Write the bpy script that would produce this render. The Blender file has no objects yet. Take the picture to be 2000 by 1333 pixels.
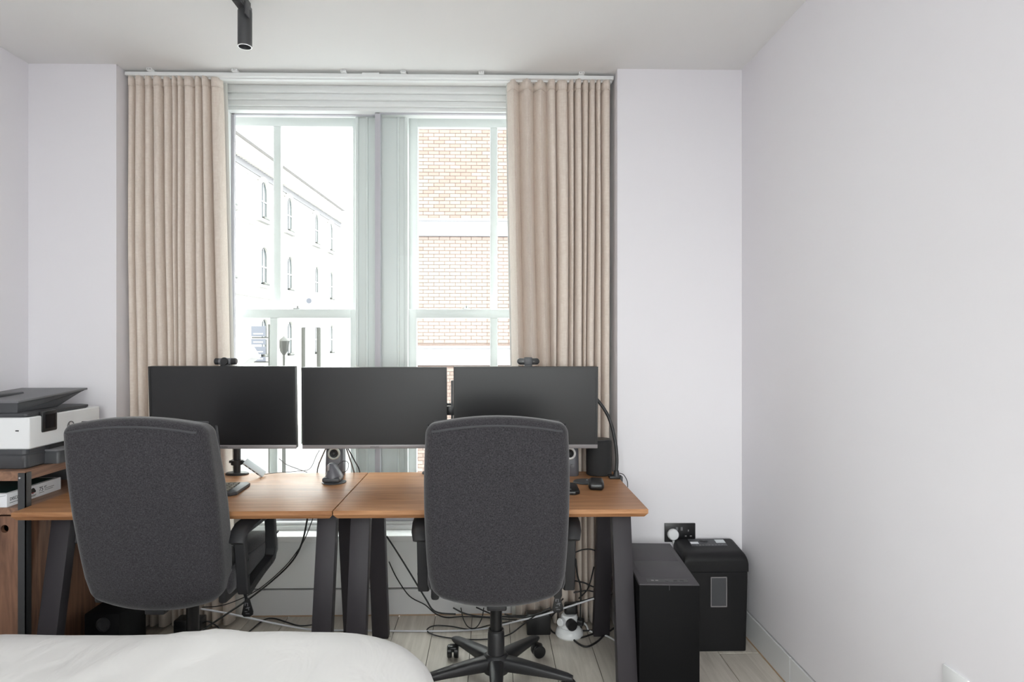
import bpy, bmesh, math, random
from mathutils import Vector, Matrix, noise
random.seed(7)
PI = math.pi
SC = bpy.context.scene
COL = SC.collection

# ------------------------------------------------------------------ camera, world, light, exposure
cam = bpy.data.cameras.new('camera')
cam.sensor_width = 36.0
cam.lens = 36.0 * 1250 / 2000
cam.shift_x = 15 / 2000
cam.shift_y = 1.5 / 2000
cam.clip_start = 0.02
cam.clip_end = 400
CAM = bpy.data.objects.new('camera', cam)
COL.objects.link(CAM)
CAM.location = (0, 0, 1.35)
CAM.rotation_euler = (PI / 2, 0, -math.atan(27 / 1250))
SC.camera = CAM

world = bpy.data.worlds.new('sky')
SC.world = world
world.use_nodes = True
bg = world.node_tree.nodes['Background']
bg.inputs['Color'].default_value = (0.965, 0.975, 0.97, 1)
bg.inputs['Strength'].default_value = 8.0

sun = bpy.data.lights.new('sun', 'SUN')
sun.energy = 2.0
sun.angle = math.radians(2)
sun.color = (1.0, 0.95, 0.88)
SUN = bpy.data.objects.new('sun', sun)
COL.objects.link(SUN)
SUN.rotation_euler = Vector((-0.55, 0.60, -0.58)).to_track_quat('-Z', 'Y').to_euler()

# sampling portal over the window opening (emits nothing itself)
pl = bpy.data.lights.new('window_portal', 'AREA')
pl.shape = 'RECTANGLE'
pl.size, pl.size_y = 2.15, 2.2
pl.cycles.is_portal = True
PO = bpy.data.objects.new('window_portal', pl)
COL.objects.link(PO)
PO.location = (-0.572, 3.60, 1.5)
PO.rotation_euler = (-PI / 2, 0, 0)

pl2 = bpy.data.lights.new('added_window_portal', 'AREA')  # sampling portal for the window added behind the camera
pl2.shape = 'RECTANGLE'
pl2.size, pl2.size_y = 2.25, 1.67
pl2.cycles.is_portal = True
PO2 = bpy.data.objects.new('added_window_portal', pl2)
COL.objects.link(PO2)
PO2.location = (-0.025, -1.12, 1.585)
PO2.rotation_euler = (PI / 2, 0, 0)

SC.view_settings.view_transform = 'Standard'
SC.view_settings.look = 'None'
SC.view_settings.gamma = 1.0
SC.view_settings.use_curve_mapping = False
SC.view_settings.exposure = 0.22
SC.cycles.use_denoising = True
SC.cycles.max_bounces = 11
SC.cycles.diffuse_bounces = 8
SC.cycles.transparent_max_bounces = 16
SC.cycles.sample_clamp_indirect = 20

# ------------------------------------------------------------------ materials
def nmat(name):
    m = bpy.data.materials.new(name)
    m.use_nodes = True
    nt = m.node_tree
    return m, nt, nt.nodes['Principled BSDF']

def mat(name, col, rough=0.5, metal=0.0, spec=0.5, bump=0.0, bscale=60, mottle=0.0, mscale=8):
    m, nt, b = nmat(name)
    b.inputs['Base Color'].default_value = (*col, 1)
    b.inputs['Roughness'].default_value = rough
    b.inputs['Metallic'].default_value = metal
    b.inputs['Specular IOR Level'].default_value = spec
    if bump or mottle:
        tc = nt.nodes.new('ShaderNodeTexCoord')
        n = nt.nodes.new('ShaderNodeTexNoise')
        n.inputs['Detail'].default_value = 4
        nt.links.new(tc.outputs['Object'], n.inputs['Vector'])
        if bump:
            n.inputs['Scale'].default_value = bscale
            bp = nt.nodes.new('ShaderNodeBump')
            bp.inputs['Strength'].default_value = bump
            bp.inputs['Distance'].default_value = 0.002
            nt.links.new(n.outputs['Fac'], bp.inputs['Height'])
            nt.links.new(bp.outputs['Normal'], b.inputs['Normal'])
        if mottle:
            n2 = nt.nodes.new('ShaderNodeTexNoise')
            n2.inputs['Scale'].default_value = mscale
            n2.inputs['Detail'].default_value = 3
            nt.links.new(tc.outputs['Object'], n2.inputs['Vector'])
            r = nt.nodes.new('ShaderNodeValToRGB')
            r.color_ramp.elements[0].position = 0.3
            r.color_ramp.elements[1].position = 0.7
            r.color_ramp.elements[0].color = (*[c * (1 - mottle) for c in col], 1)
            r.color_ramp.elements[1].color = (*[min(1, c * (1 + mottle)) for c in col], 1)
            nt.links.new(n2.outputs['Fac'], r.inputs['Fac'])
            nt.links.new(r.outputs['Color'], b.inputs['Base Color'])
    return m

def wood(name, dark, light, axis=0, scale=1.0, rough=0.4, rnd=0.0, spec=0.5):
    """Grain running along `axis` of the object."""
    m, nt, b = nmat(name)
    b.inputs['Roughness'].default_value = rough
    b.inputs['Specular IOR Level'].default_value = spec
    tc = nt.nodes.new('ShaderNodeTexCoord')
    oi = nt.nodes.new('ShaderNodeObjectInfo')
    add = nt.nodes.new('ShaderNodeVectorMath'); add.operation = 'ADD'
    sc_ = nt.nodes.new('ShaderNodeVectorMath'); sc_.operation = 'SCALE'
    sc_.inputs[0].default_value = (7.3, 3.1, 5.7)
    nt.links.new(oi.outputs['Random'], sc_.inputs['Scale'])
    nt.links.new(tc.outputs['Object'], add.inputs[0])
    nt.links.new(sc_.outputs[0], add.inputs[1])
    mp = nt.nodes.new('ShaderNodeMapping')
    s = [14 * scale] * 3
    s[axis] = 0.9 * scale
    mp.inputs['Scale'].default_value = s
    nt.links.new(add.outputs[0], mp.inputs['Vector'])
    n1 = nt.nodes.new('ShaderNodeTexNoise')
    n1.inputs['Scale'].default_value = 2.2
    n1.inputs['Detail'].default_value = 8
    n1.inputs['Roughness'].default_value = 0.62
    n1.inputs['Distortion'].default_value = 1.2
    nt.links.new(mp.outputs[0], n1.inputs['Vector'])
    r = nt.nodes.new('ShaderNodeValToRGB')
    r.color_ramp.elements[0].position = 0.30
    r.color_ramp.elements[1].position = 0.72
    r.color_ramp.elements[0].color = (*dark, 1)
    r.color_ramp.elements[1].color = (*light, 1)
    nt.links.new(n1.outputs['Fac'], r.inputs['Fac'])
    out = r.outputs['Color']
    if rnd:
        hs = nt.nodes.new('ShaderNodeHueSaturation')
        mr = nt.nodes.new('ShaderNodeMapRange')
        mr.inputs['To Min'].default_value = 1 - rnd
        mr.inputs['To Max'].default_value = 1 + rnd
        nt.links.new(oi.outputs['Random'], mr.inputs['Value'])
        nt.links.new(mr.outputs[0], hs.inputs['Value'])
        nt.links.new(out, hs.inputs['Color'])
        out = hs.outputs['Color']
    nt.links.new(out, b.inputs['Base Color'])
    bp = nt.nodes.new('ShaderNodeBump')
    bp.inputs['Strength'].default_value = 0.12
    bp.inputs['Distance'].default_value = 0.001
    nt.links.new(n1.outputs['Fac'], bp.inputs['Height'])
    nt.links.new(bp.outputs['Normal'], b.inputs['Normal'])
    return m

def fabric(name, dark, light, scale=1.0, rough=0.95, sheen=0.3):
    """Woven cloth: threads running up and across."""
    m, nt, b = nmat(name)
    b.inputs['Roughness'].default_value = rough
    b.inputs['Specular IOR Level'].default_value = 0.15
    b.inputs['Sheen Weight'].default_value = sheen
    tc = nt.nodes.new('ShaderNodeTexCoord')
    fs = []
    for st in ((230, 230, 38), (60, 230, 230)):
        mp = nt.nodes.new('ShaderNodeMapping')
        mp.inputs['Scale'].default_value = [v * scale for v in st]
        nt.links.new(tc.outputs['Object'], mp.inputs['Vector'])
        n = nt.nodes.new('ShaderNodeTexNoise')
        n.inputs['Scale'].default_value = 1.6
        n.inputs['Detail'].default_value = 2
        nt.links.new(mp.outputs[0], n.inputs['Vector'])
        fs.append(n.outputs['Fac'])
    ad = nt.nodes.new('ShaderNodeMath'); ad.operation = 'ADD'
    nt.links.new(fs[0], ad.inputs[0]); nt.links.new(fs[1], ad.inputs[1])
    ml = nt.nodes.new('ShaderNodeMath'); ml.operation = 'MULTIPLY'; ml.inputs[1].default_value = 0.5
    nt.links.new(ad.outputs[0], ml.inputs[0])
    r = nt.nodes.new('ShaderNodeValToRGB')
    r.color_ramp.elements[0].position = 0.40
    r.color_ramp.elements[1].position = 0.66
    r.color_ramp.elements[0].color = (*dark, 1)
    r.color_ramp.elements[1].color = (*light, 1)
    nt.links.new(ml.outputs[0], r.inputs['Fac'])
    nt.links.new(r.outputs['Color'], b.inputs['Base Color'])
    bp = nt.nodes.new('ShaderNodeBump')
    bp.inputs['Strength'].default_value = 0.35
    bp.inputs['Distance'].default_value = 0.001
    nt.links.new(ml.outputs[0], bp.inputs['Height'])
    nt.links.new(bp.outputs['Normal'], b.inputs['Normal'])
    return m

def glass(name, tint=(0.97, 0.985, 0.98), refl=0.0025):
    m = bpy.data.materials.new(name)
    m.use_nodes = True
    nt = m.node_tree
    nt.nodes.clear()
    o = nt.nodes.new('ShaderNodeOutputMaterial')
    t = nt.nodes.new('ShaderNodeBsdfTransparent'); t.inputs['Color'].default_value = (*tint, 1)
    g = nt.nodes.new('ShaderNodeBsdfGlossy'); g.inputs['Roughness'].default_value = 0.02
    mx = nt.nodes.new('ShaderNodeMixShader'); mx.inputs[0].default_value = refl
    nt.links.new(t.outputs[0], mx.inputs[1]); nt.links.new(g.outputs[0], mx.inputs[2])
    nt.links.new(mx.outputs[0], o.inputs['Surface'])
    return m

M = {}
M['wall'] = mat('wall_paint', (0.79, 0.775, 0.805), 0.75, spec=0.25, bump=0.05, bscale=180)
M['ceil'] = mat('ceiling_paint', (0.80, 0.795, 0.785), 0.8, spec=0.2)
M['white'] = mat('white_gloss_paint', (0.82, 0.835, 0.83), 0.35, spec=0.4)
M['skirt'] = mat('skirting_paint', (0.72, 0.725, 0.73), 0.45, spec=0.4)
M['alu'] = mat('grey_aluminium', (0.50, 0.49, 0.53), 0.4, metal=0.0)
M['tan'] = mat('tan_sealant', (0.45, 0.31, 0.2), 0.7)
M['gap'] = mat('shadow_gap_strip', (0.12, 0.115, 0.11), 0.8)
M['glass'] = glass('window_glass')
M['floor'] = wood('grey_oak', (0.43, 0.39, 0.34), (0.61, 0.565, 0.505), 1, 1.0, 0.36, 0.13, spec=0.45)
M['sub'] = mat('subfloor', (0.10, 0.09, 0.08), 0.9)
M['desk'] = wood('walnut_desk', (0.25, 0.105, 0.042), (0.50, 0.26, 0.125), 0, 1.3, 0.42, spec=0.35)
M['desk_edge'] = wood('walnut_desk_edge', (0.33, 0.135, 0.045), (0.48, 0.215, 0.08), 0, 1.3, 0.4)
M['wal'] = wood('dark_walnut', (0.10, 0.048, 0.030), (0.30, 0.155, 0.095), 2, 0.9, 0.45)
M['walx'] = wood('dark_walnut_board', (0.13, 0.068, 0.043), (0.36, 0.20, 0.125), 1, 1.0, 0.45)
M['curt'] = fabric('beige_velvet', (0.69, 0.60, 0.53), (0.75, 0.67, 0.60), 0.35, 0.9, 0.25)
M['lining'] = mat('white_lining', (0.80, 0.80, 0.76), 0.9)
M['chair'] = fabric('charcoal_weave', (0.018, 0.017, 0.019), (0.066, 0.062, 0.070), 1.7, 0.95, 0.25)
M['pipe'] = mat('charcoal_piping', (0.05, 0.05, 0.055), 0.8)
M['plas'] = mat('black_plastic', (0.022, 0.022, 0.024), 0.42, bump=0.05, bscale=300)
M['plas2'] = mat('satin_black_plastic', (0.012, 0.012, 0.013), 0.3)
M['gplas'] = mat('charcoal_plastic', (0.055, 0.057, 0.063), 0.45)
M['gplas2'] = mat('mid_grey_plastic', (0.15, 0.15, 0.16), 0.5)
M['leg'] = mat('charcoal_steel', (0.036, 0.032, 0.037), 0.55, metal=0.0, spec=0.3)
M['steel'] = mat('dark_angle_steel', (0.07, 0.072, 0.075), 0.42, metal=0.5)
M['chrome'] = mat('bright_metal', (0.7, 0.7, 0.7), 0.25, metal=1.0)
M['screen'] = mat('matte_screen', (0.008, 0.008, 0.009), 0.33, spec=0.55)
M['bezel'] = mat('black_bezel', (0.012, 0.012, 0.013), 0.4)
M['chin'] = mat('grey_chin', (0.26, 0.245, 0.25), 0.4, metal=0.2)
M['pcase'] = mat('matte_black_case', (0.006, 0.006, 0.0065), 0.6, spec=0.12)
M['pctop'] = mat('charcoal_case_top', (0.060, 0.056, 0.062), 0.55, spec=0.4)
M['shred'] = mat('shredder_black', (0.009, 0.009, 0.010), 0.5, spec=0.3)
M['wplas'] = mat('white_plastic', (0.78, 0.79, 0.80), 0.4)
M['paper'] = mat('white_paper', (0.76, 0.77, 0.80), 0.55)
M['green'] = mat('dark_green_print', (0.012, 0.045, 0.04), 0.4)
M['ink'] = mat('black_print', (0.02, 0.02, 0.022), 0.6)
M['red'] = mat('red_print', (0.35, 0.03, 0.03), 0.6)
M['lilac'] = mat('pale_label', (0.62, 0.66, 0.68), 0.5)
def cotton():
    m, nt, b = nmat('white_cotton')
    b.inputs['Base Color'].default_value = (0.69, 0.68, 0.67, 1)
    b.inputs['Roughness'].default_value = 0.9
    b.inputs['Specular IOR Level'].default_value = 0.1
    tc = nt.nodes.new('ShaderNodeTexCoord')
    mp = nt.nodes.new('ShaderNodeMapping'); mp.inputs['Scale'].default_value = (1.0, 0.55, 1.0)
    mp.inputs['Rotation'].default_value = (0, 0, 0.5)
    nt.links.new(tc.outputs['Object'], mp.inputs['Vector'])
    n = nt.nodes.new('ShaderNodeTexNoise')
    n.inputs['Scale'].default_value = 7
    n.inputs['Detail'].default_value = 3
    n.inputs['Distortion'].default_value = 1.6
    nt.links.new(mp.outputs[0], n.inputs['Vector'])
    bp = nt.nodes.new('ShaderNodeBump')
    bp.inputs['Strength'].default_value = 0.55
    bp.inputs['Distance'].default_value = 0.016
    nt.links.new(n.outputs['Fac'], bp.inputs['Height'])
    nt.links.new(bp.outputs['Normal'], b.inputs['Normal'])
    return m
M['duvet'] = cotton()
M['rubber'] = mat('black_cable', (0.015, 0.015, 0.016), 0.5)
M['wcable'] = mat('white_cable', (0.62, 0.62, 0.66), 0.5)
M['gcable'] = mat('grey_cable', (0.16, 0.15, 0.145), 0.5)
M['key'] = mat('worn_keycap', (0.20, 0.185, 0.15), 0.5)
M['mesh'] = mat('speaker_cloth', (0.016, 0.016, 0.017), 0.8, bump=0.4, bscale=900)
M['ring'] = mat('pale_ring', (0.55, 0.57, 0.53), 0.35, metal=0.3)
M['wring'] = mat('white_ring', (0.8, 0.8, 0.8), 0.4)
M['cone'] = mat('speaker_cone', (0.02, 0.02, 0.022), 0.6)
M['spk'] = mat('grey_speaker', (0.11, 0.11, 0.125), 0.4)
M['spot'] = mat('graphite_spot', (0.055, 0.056, 0.06), 0.45)
M['clear'] = glass('clear_plastic', (0.55, 0.55, 0.57), 0.12)
M['mirror'] = mat('dark_glass', (0.01, 0.01, 0.012), 0.08)
# outside
M['stone'] = mat('pale_stone', (0.66, 0.64, 0.60), 0.85, mottle=0.05, mscale=0.6)
M['stone2'] = mat('grey_stone_trim', (0.40, 0.395, 0.39), 0.85)
M['stoneb'] = mat('dark_stone', (0.16, 0.155, 0.165), 0.85)  # darker grey than the other stone, for frieze and coping
M['slate'] = mat('slate_roof', (0.30, 0.31, 0.34), 0.7)
M['oglass'] = mat('far_window_glass', (0.045, 0.055, 0.062), 0.15)
M['conc'] = mat('white_concrete', (0.27, 0.27, 0.285), 0.8)
M['mortar'] = mat('brown_mortar', (0.145, 0.105, 0.09), 0.9)
M['asph'] = mat('street_asphalt', (0.30, 0.30, 0.31), 0.9)
M['signg'] = mat('slate_sign', (0.10, 0.105, 0.13), 0.5)
M['post'] = mat('dark_post', (0.05, 0.05, 0.045), 0.5)
def brickmat():
    m, nt, b = nmat('orange_brick')
    b.inputs['Roughness'].default_value = 0.9
    b.inputs['Specular IOR Level'].default_value = 0.1
    g = nt.nodes.new('ShaderNodeNewGeometry')
    r = nt.nodes.new('ShaderNodeValToRGB')
    r.color_ramp.elements[0].color = (0.188, 0.140, 0.122, 1)
    r.color_ramp.elements[1].color = (0.23, 0.182, 0.163, 1)
    nt.links.new(g.outputs['Random Per Island'], r.inputs['Fac'])
    nt.links.new(r.outputs['Color'], b.inputs['Base Color'])
    return m
M['brick'] = brickmat()

# ------------------------------------------------------------------ mesh helpers
class B:
    """A bmesh that becomes one mesh object."""
    def __init__(self):
        self.bm = bmesh.new()

    def box(self, x0, x1, y0, y1, z0, z1, bev=0.0, seg=2):
        g = bmesh.ops.create_cube(self.bm, size=1.0)
        vs = g['verts']
        for v in vs:
            v.co = Vector((x0 + (v.co.x + .5) * (x1 - x0), y0 + (v.co.y + .5) * (y1 - y0), z0 + (v.co.z + .5) * (z1 - z0)))
        if bev > 0:
            es = list({e for v in vs for e in v.link_edges})
            bmesh.ops.bevel(self.bm, geom=es, offset=bev, segments=seg, affect='EDGES', profile=0.5)
        return self

    def rbox(self, c, s, r, cn=4, ln=3, f=None):
        """Rounded box: centre c, full size s, corner radius r; f deforms each point."""
        h = [v / 2 for v in s]
        ax = []
        for k in range(3):
            rr = min(r, h[k] * 0.999)
            cor = [h[k] - rr + rr * math.tan(PI / 4 * i / cn) for i in range(cn + 1)]
            lin = [-(h[k] - rr) + 2 * (h[k] - rr) * i / ln for i in range(1, ln)]
            ax.append([-v for v in reversed(cor)] + lin + cor)
        vm = {}
        def vert(p):
            key = tuple(round(v, 6) for v in p)
            if key in vm:
                return vm[key]
            inner = Vector([max(-(h[k] - min(r, h[k] * .999)), min(h[k] - min(r, h[k] * .999), p[k])) for k in range(3)])
            d = Vector(p) - inner
            q = inner
            if d.length > 1e-9:
                rk = Vector([min(r, h[k] * .999) for k in range(3)])
                dn = d.normalized()
                q = inner + Vector([dn[k] * rk[k] for k in range(3)])
            if f:
                q = f(q)
            vm[key] = self.bm.verts.new(q + Vector(c))
            return vm[key]
        for k in range(3):
            i, j = (k + 1) % 3, (k + 2) % 3
            for sg in (-1, 1):
                for a in range(len(ax[i]) - 1):
                    for b in range(len(ax[j]) - 1):
                        q = []
                        for (aa, bb) in ((a, b), (a + 1, b), (a + 1, b + 1), (a, b + 1)):
                            p = [0, 0, 0]
                            p[k] = sg * h[k]; p[i] = ax[i][aa]; p[j] = ax[j][bb]
                            q.append(vert(p))
                        if sg < 0:
                            q.reverse()
                        try:
                            self.bm.faces.new(q)
                        except ValueError:
                            pass
        return self

    def loft(self, rings, closed=True, cap=True):
        vr = [[self.bm.verts.new(p) for p in ring] for ring in rings]
        n = len(vr[0])
        for a, b in zip(vr[:-1], vr[1:]):
            for i in range(n if closed else n - 1):
                j = (i + 1) % n
                self.bm.faces.new((a[i], a[j], b[j], b[i]))
        if cap and closed:
            self.bm.faces.new(list(reversed(vr[0])))
            self.bm.faces.new(vr[-1])
        return self

    def tube(self, pts, r, n=8, closed=False, smooth=5, rads=None):
        pts = [Vector(p) for p in pts]
        if smooth and len(pts) > 2:
            q = []
            m = len(pts)
            rng = range(m if closed else m - 1)
            for i in rng:
                g = lambda k: pts[k % m] if closed else pts[max(0, min(m - 1, k))]
                p0, p1, p2, p3 = g(i - 1), g(i), g(i + 1), g(i + 2)
                for s in range(smooth):
                    t = s / smooth
                    q.append(0.5 * ((2 * p1) + (p2 - p0) * t + (2 * p0 - 5 * p1 + 4 * p2 - p3) * t * t + (3 * p1 - p0 - 3 * p2 + p3) * t ** 3))
            if not closed:
                q.append(pts[-1])
            pts = q
        m = len(pts)
        T = []
        for i in range(m):
            a = pts[(i - 1) % m] if closed or i > 0 else pts[i]
            b = pts[(i + 1) % m] if closed or i < m - 1 else pts[i]
            T.append((b - a).normalized())
        up = Vector((0, 0, 1)) if abs(T[0].z) < 0.9 else Vector((1, 0, 0))
        nrm = T[0].cross(up).normalized()
        rings = []
        for i in range(m):
            nrm = (nrm - T[i] * nrm.dot(T[i])).normalized()
            bi = T[i].cross(nrm)
            rr = rads[min(len(rads) - 1, int(i * len(rads) / m))] if rads else r
            rings.append([pts[i] + nrm * (rr * math.cos(2 * PI * k / n)) + bi * (rr * math.sin(2 * PI * k / n)) for k in range(n)])
        if closed:
            rings.append(rings[0])
        vr = [[self.bm.verts.new(p) for p in ring] for ring in (rings[:-1] if closed else rings)]
        tot = len(vr)
        for i in range(tot if closed else tot - 1):
            a, b = vr[i], vr[(i + 1) % tot]
            for k in range(n):
                self.bm.faces.new((a[k], b[k], b[(k + 1) % n], a[(k + 1) % n]))
        if not closed:
            self.bm.faces.new(vr[0]); self.bm.faces.new(list(reversed(vr[-1])))
        return self

    def lathe(self, prof, n=32, mtx=None, sx=1.0, sy=1.0):
        mtx = mtx or Matrix.Identity(4)
        rings = []
        for (r, z) in prof:
            if r <= 1e-6:
                rings.append([self.bm.verts.new(mtx @ Vector((0, 0, z)))])
            else:
                rings.append([self.bm.verts.new(mtx @ Vector((sx * r * math.cos(2 * PI * k / n), sy * r * math.sin(2 * PI * k / n), z))) for k in range(n)])
        for a, b in zip(rings[:-1], rings[1:]):
            for k in range(n):
                j = (k + 1) % n
                if len(a) == 1 and len(b) == 1:
                    break
                if len(a) == 1:
                    self.bm.faces.new((a[0], b[j], b[k]))
                elif len(b) == 1:
                    self.bm.faces.new((a[k], a[j], b[0]))
                else:
                    self.bm.faces.new((a[k], a[j], b[j], b[k]))
        return self

    def prism(self, outline, d0, d1, axis='y', bev=0.0):
        """outline of (a, b) points extruded along axis: y -> (x, z), x -> (y, z), z -> (x, y)."""
        def P(a, b, d):
            return {'y': Vector((a, d, b)), 'x': Vector((d, a, b)), 'z': Vector((a, b, d))}[axis]
        v0 = [self.bm.verts.new(P(a, b, d0)) for a, b in outline]
        v1 = [self.bm.verts.new(P(a, b, d1)) for a, b in outline]
        n = len(outline)
        fs = [self.bm.faces.new(v0), self.bm.faces.new(list(reversed(v1)))]
        for i in range(n):
            j = (i + 1) % n
            fs.append(self.bm.faces.new((v0[j], v0[i], v1[i], v1[j])))
        if bev:
            es = list({e for f in fs[:2] for e in f.edges})
            bmesh.ops.bevel(self.bm, geom=es, offset=bev, segments=2, affect='EDGES', profile=0.5)
        return self

    def obar(self, p0, p1, wx, wy, bev=0.002):
        """Slanted bar between two points with rectangular section (wx along x, wy along y)."""
        a, b = Vector(p0), Vector(p1)
        ring = lambda c: [c + Vector((sx * wx / 2, sy * wy / 2, 0)) for sx, sy in ((-1, -1), (1, -1), (1, 1), (-1, 1))]
        n0 = len(self.bm.edges)
        self.loft([ring(a), ring(b)])
        if bev:
            self.bm.edges.ensure_lookup_table()
            bmesh.ops.bevel(self.bm, geom=list(self.bm.edges)[n0:], offset=bev, segments=2, affect='EDGES', profile=0.5)
        return self

    def cyl(self, p0, p1, r, n=20, r2=None, bev=0.0):
        a, b = Vector(p0), Vector(p1)
        q = (b - a).to_track_quat('Z', 'Y').to_matrix().to_4x4()
        mtx = Matrix.Translation(a) @ q
        L = (b - a).length
        r2 = r if r2 is None else r2
        if bev:
            prof = [(0, 0), (r - bev, 0), (r, bev), (r2, L - bev), (r2 - bev, L), (0, L)]
        else:
            prof = [(0, 0), (r, 0), (r2, L), (0, L)]
        return self.lathe(prof, n, mtx)

    def mesh(self, name, smooth=True, angle=35):
        bmesh.ops.recalc_face_normals(self.bm, faces=self.bm.faces[:])
        me = bpy.data.meshes.new(name)
        self.bm.to_mesh(me)
        self.bm.free()
        if smooth:
            me.polygons.foreach_set('use_smooth', [True] * len(me.polygons))
            me.set_sharp_from_angle(angle=math.radians(angle))
        me.update()
        return me

def obj(name, b, m, parent=None, smooth=True, loc=None, angle=35):
    me = b if isinstance(b, bpy.types.Mesh) else b.mesh(name, smooth, angle)
    if not me.materials:
        me.materials.append(M[m])
    o = bpy.data.objects.new(name, me)
    COL.objects.link(o)
    if parent:
        o.parent = parent
    if loc:
        o.location = loc
    return o

def tag(o, label=None, cat=None, group=None, kind=None):
    if label: o['label'] = label
    if cat: o['category'] = cat
    if group: o['group'] = group
    if kind: o['kind'] = kind
    return o

def thing(name, label, cat, loc=(0, 0, 0), rz=0.0, group=None):
    o = bpy.data.objects.new(name, None)
    o.empty_display_size = 0.1
    COL.objects.link(o)
    o.location = loc
    o.rotation_euler = (0, 0, rz)
    return tag(o, label, cat, group)

def struct(name, label=None, loc=(0, 0, 0)):
    o = bpy.data.objects.new(name, None)
    o.empty_display_size = 0.1
    COL.objects.link(o)
    o.location = loc
    return tag(o, label, None, None, 'structure')

def smesh(name, b, m, label=None, smooth=False):
    return tag(obj(name, b, m, None, smooth), label, None, None, 'structure')

def text(name, body, size, m, parent, loc, rot, ext=0.0004, shear=0.0, align='LEFT', sx=1.0):
    cu = bpy.data.curves.new(name, 'FONT')
    cu.body = body
    cu.size = size
    cu.extrude = ext
    cu.shear = shear
    cu.align_x = align
    cu.materials.append(M[m])
    tmp = bpy.data.objects.new(name, cu)
    COL.objects.link(tmp)
    me = bpy.data.meshes.new_from_object(tmp.evaluated_get(bpy.context.evaluated_depsgraph_get()))
    bpy.data.objects.remove(tmp)
    o = bpy.data.objects.new(name, me)
    COL.objects.link(o)
    o.parent = parent
    o.location = loc
    o.rotation_euler = rot
    o.scale = (sx, 1, 1)
    return o

def copy_tree(o, parent=None):
    c = o.copy()
    COL.objects.link(c)
    c.parent = parent
    for ch in o.children:
        copy_tree(ch, c)
    return c

def rrect(w, d, r, n=6, cx=0.0, cy=0.0):
    """Rounded rectangle outline, counter-clockwise."""
    pts = []
    for (sx, sy, a0) in ((1, 1, 0), (-1, 1, 90), (-1, -1, 180), (1, -1, 270)):
        for i in range(n + 1):
            a = math.radians(a0 + 90 * i / n)
            pts.append((cx + sx * (w / 2 - r) + r * math.cos(a), cy + sy * (d / 2 - r) + r * math.sin(a)))
    return pts

# ------------------------------------------------------------------ the room
XL, XR, YF, YB, ZC = -2.10, 1.17, 2.955, -1.00, 2.616     # left, right, front (piers), back, ceiling
RL, RR, YW = -1.705, 0.588, 3.17                            # window recess sides, recess wall
OL, OR = -1.33, 0.187                                       # inner opening
WL, WR = -1.62, 0.475                                       # outer (sash) opening

fl = smesh('floor', B().box(XL, XR, YB, YW, -0.08, -0.006), 'sub', 'grey oak plank floor')
pw = 0.18
pm = {}
nx = int((XR - XL) / pw) + 1
for i in range(nx):
    x0 = XL + 0.035 + (i - 1) * pw if i else XL
    x0 = max(XL, 1.17 - (nx - i) * pw)
    x1 = min(XR, 1.17 - (nx - i - 1) * pw)
    y = YB - random.random() * 1.3
    while y < YW:
        y1 = y + 1.5
        a, b_ = max(y, YB), min(y1, YW)
        if b_ - a > 0.02:
            w, L = round(x1 - x0 - 0.0025, 4), round(b_ - a - 0.0025, 4)
            if (w, L) not in pm:
                pm[(w, L)] = B().box(-w / 2, w / 2, -L / 2, L / 2, -0.008, 0, 0.0012, 1).mesh('plank', False)
            obj('plank', pm[(w, L)], 'floor', fl, loc=((x0 + x1) / 2, (a + b_) / 2, 0))
        y = y1

smesh('ceiling', B().box(XL - .1, XR + .1, YB - .1, 3.55, ZC, ZC + 0.1), 'ceil', 'plain white ceiling')
smesh('wall_left', B().box(XL - .1, XL, YB - .1, 3.55, 0, ZC), 'wall', 'plain pale wall on the left')
smesh('wall_right', B().box(XR, XR + .12, YB - .1, 3.55, 0.126, ZC).box(XR + .02, XR + .12, YB - .1, 3.55, 0, 0.126), 'wall', 'plain pale wall on the right')
BX0, BX1, BZ0, BZ1 = -1.15, 1.10, 0.75, 2.42
smesh('wall_back', B().box(XL, BX0, YB - .1, YB, 0, ZC).box(BX1, XR, YB - .1, YB, 0, ZC).box(BX0, BX1, YB - .1, YB, 0, BZ0).box(BX0, BX1, YB - .1, YB, BZ1, ZC), 'wall', 'pale wall behind the camera')
rw = struct('added_rear_window', 'unseen white casement window added behind the camera for light')  # added out of view so sky light brightens the camera-facing walls
f4 = B().box(BX0, BX1, YB - .08, YB - .02, BZ0, BZ0 + .05).box(BX0, BX1, YB - .08, YB - .02, BZ1 - .05, BZ1)
for xx in (BX0, (BX0 + BX1) / 2 - .025, BX1 - .05):
    f4.box(xx, xx + .05, YB - .08, YB - .02, BZ0 + .05, BZ1 - .05)
obj('frame', f4, 'white', rw, False)
for a, c in ((BX0 + .05, (BX0 + BX1) / 2 - .025), ((BX0 + BX1) / 2 + .025, BX1 - .05)):
    obj('pane', B().box(a, c, YB - .052, YB - .048, BZ0 + .05, BZ1 - .05), 'glass', rw, False)
smesh('wall_front_left', B().box(XL, RL, YF, 3.55, 0, ZC), 'wall', 'pale pier to the left of the curtains')
smesh('wall_front_right', B().box(RR, XR, YF, 3.55, 0, ZC), 'wall', 'pale pier to the right of the curtains')
w = B()
w.box(RL, OL, YW, 3.33, 0.375, ZC).box(OR, RR, YW, 3.33, 0.375, ZC)
w.box(RL, WL, 3.33, 3.55, 0.375, ZC).box(WR, RR, 3.33, 3.55, 0.375, ZC)
w.box(RL, RR, YW, 3.55, 0.136, 0.375).box(RL, RR, YW + .02, 3.55, 0, 0.136)
w.box(OL, OR, 3.33, 3.55, 2.60, ZC)
smesh('wall_front_recess', w, 'white', 'white panelled wall around the window')

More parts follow.
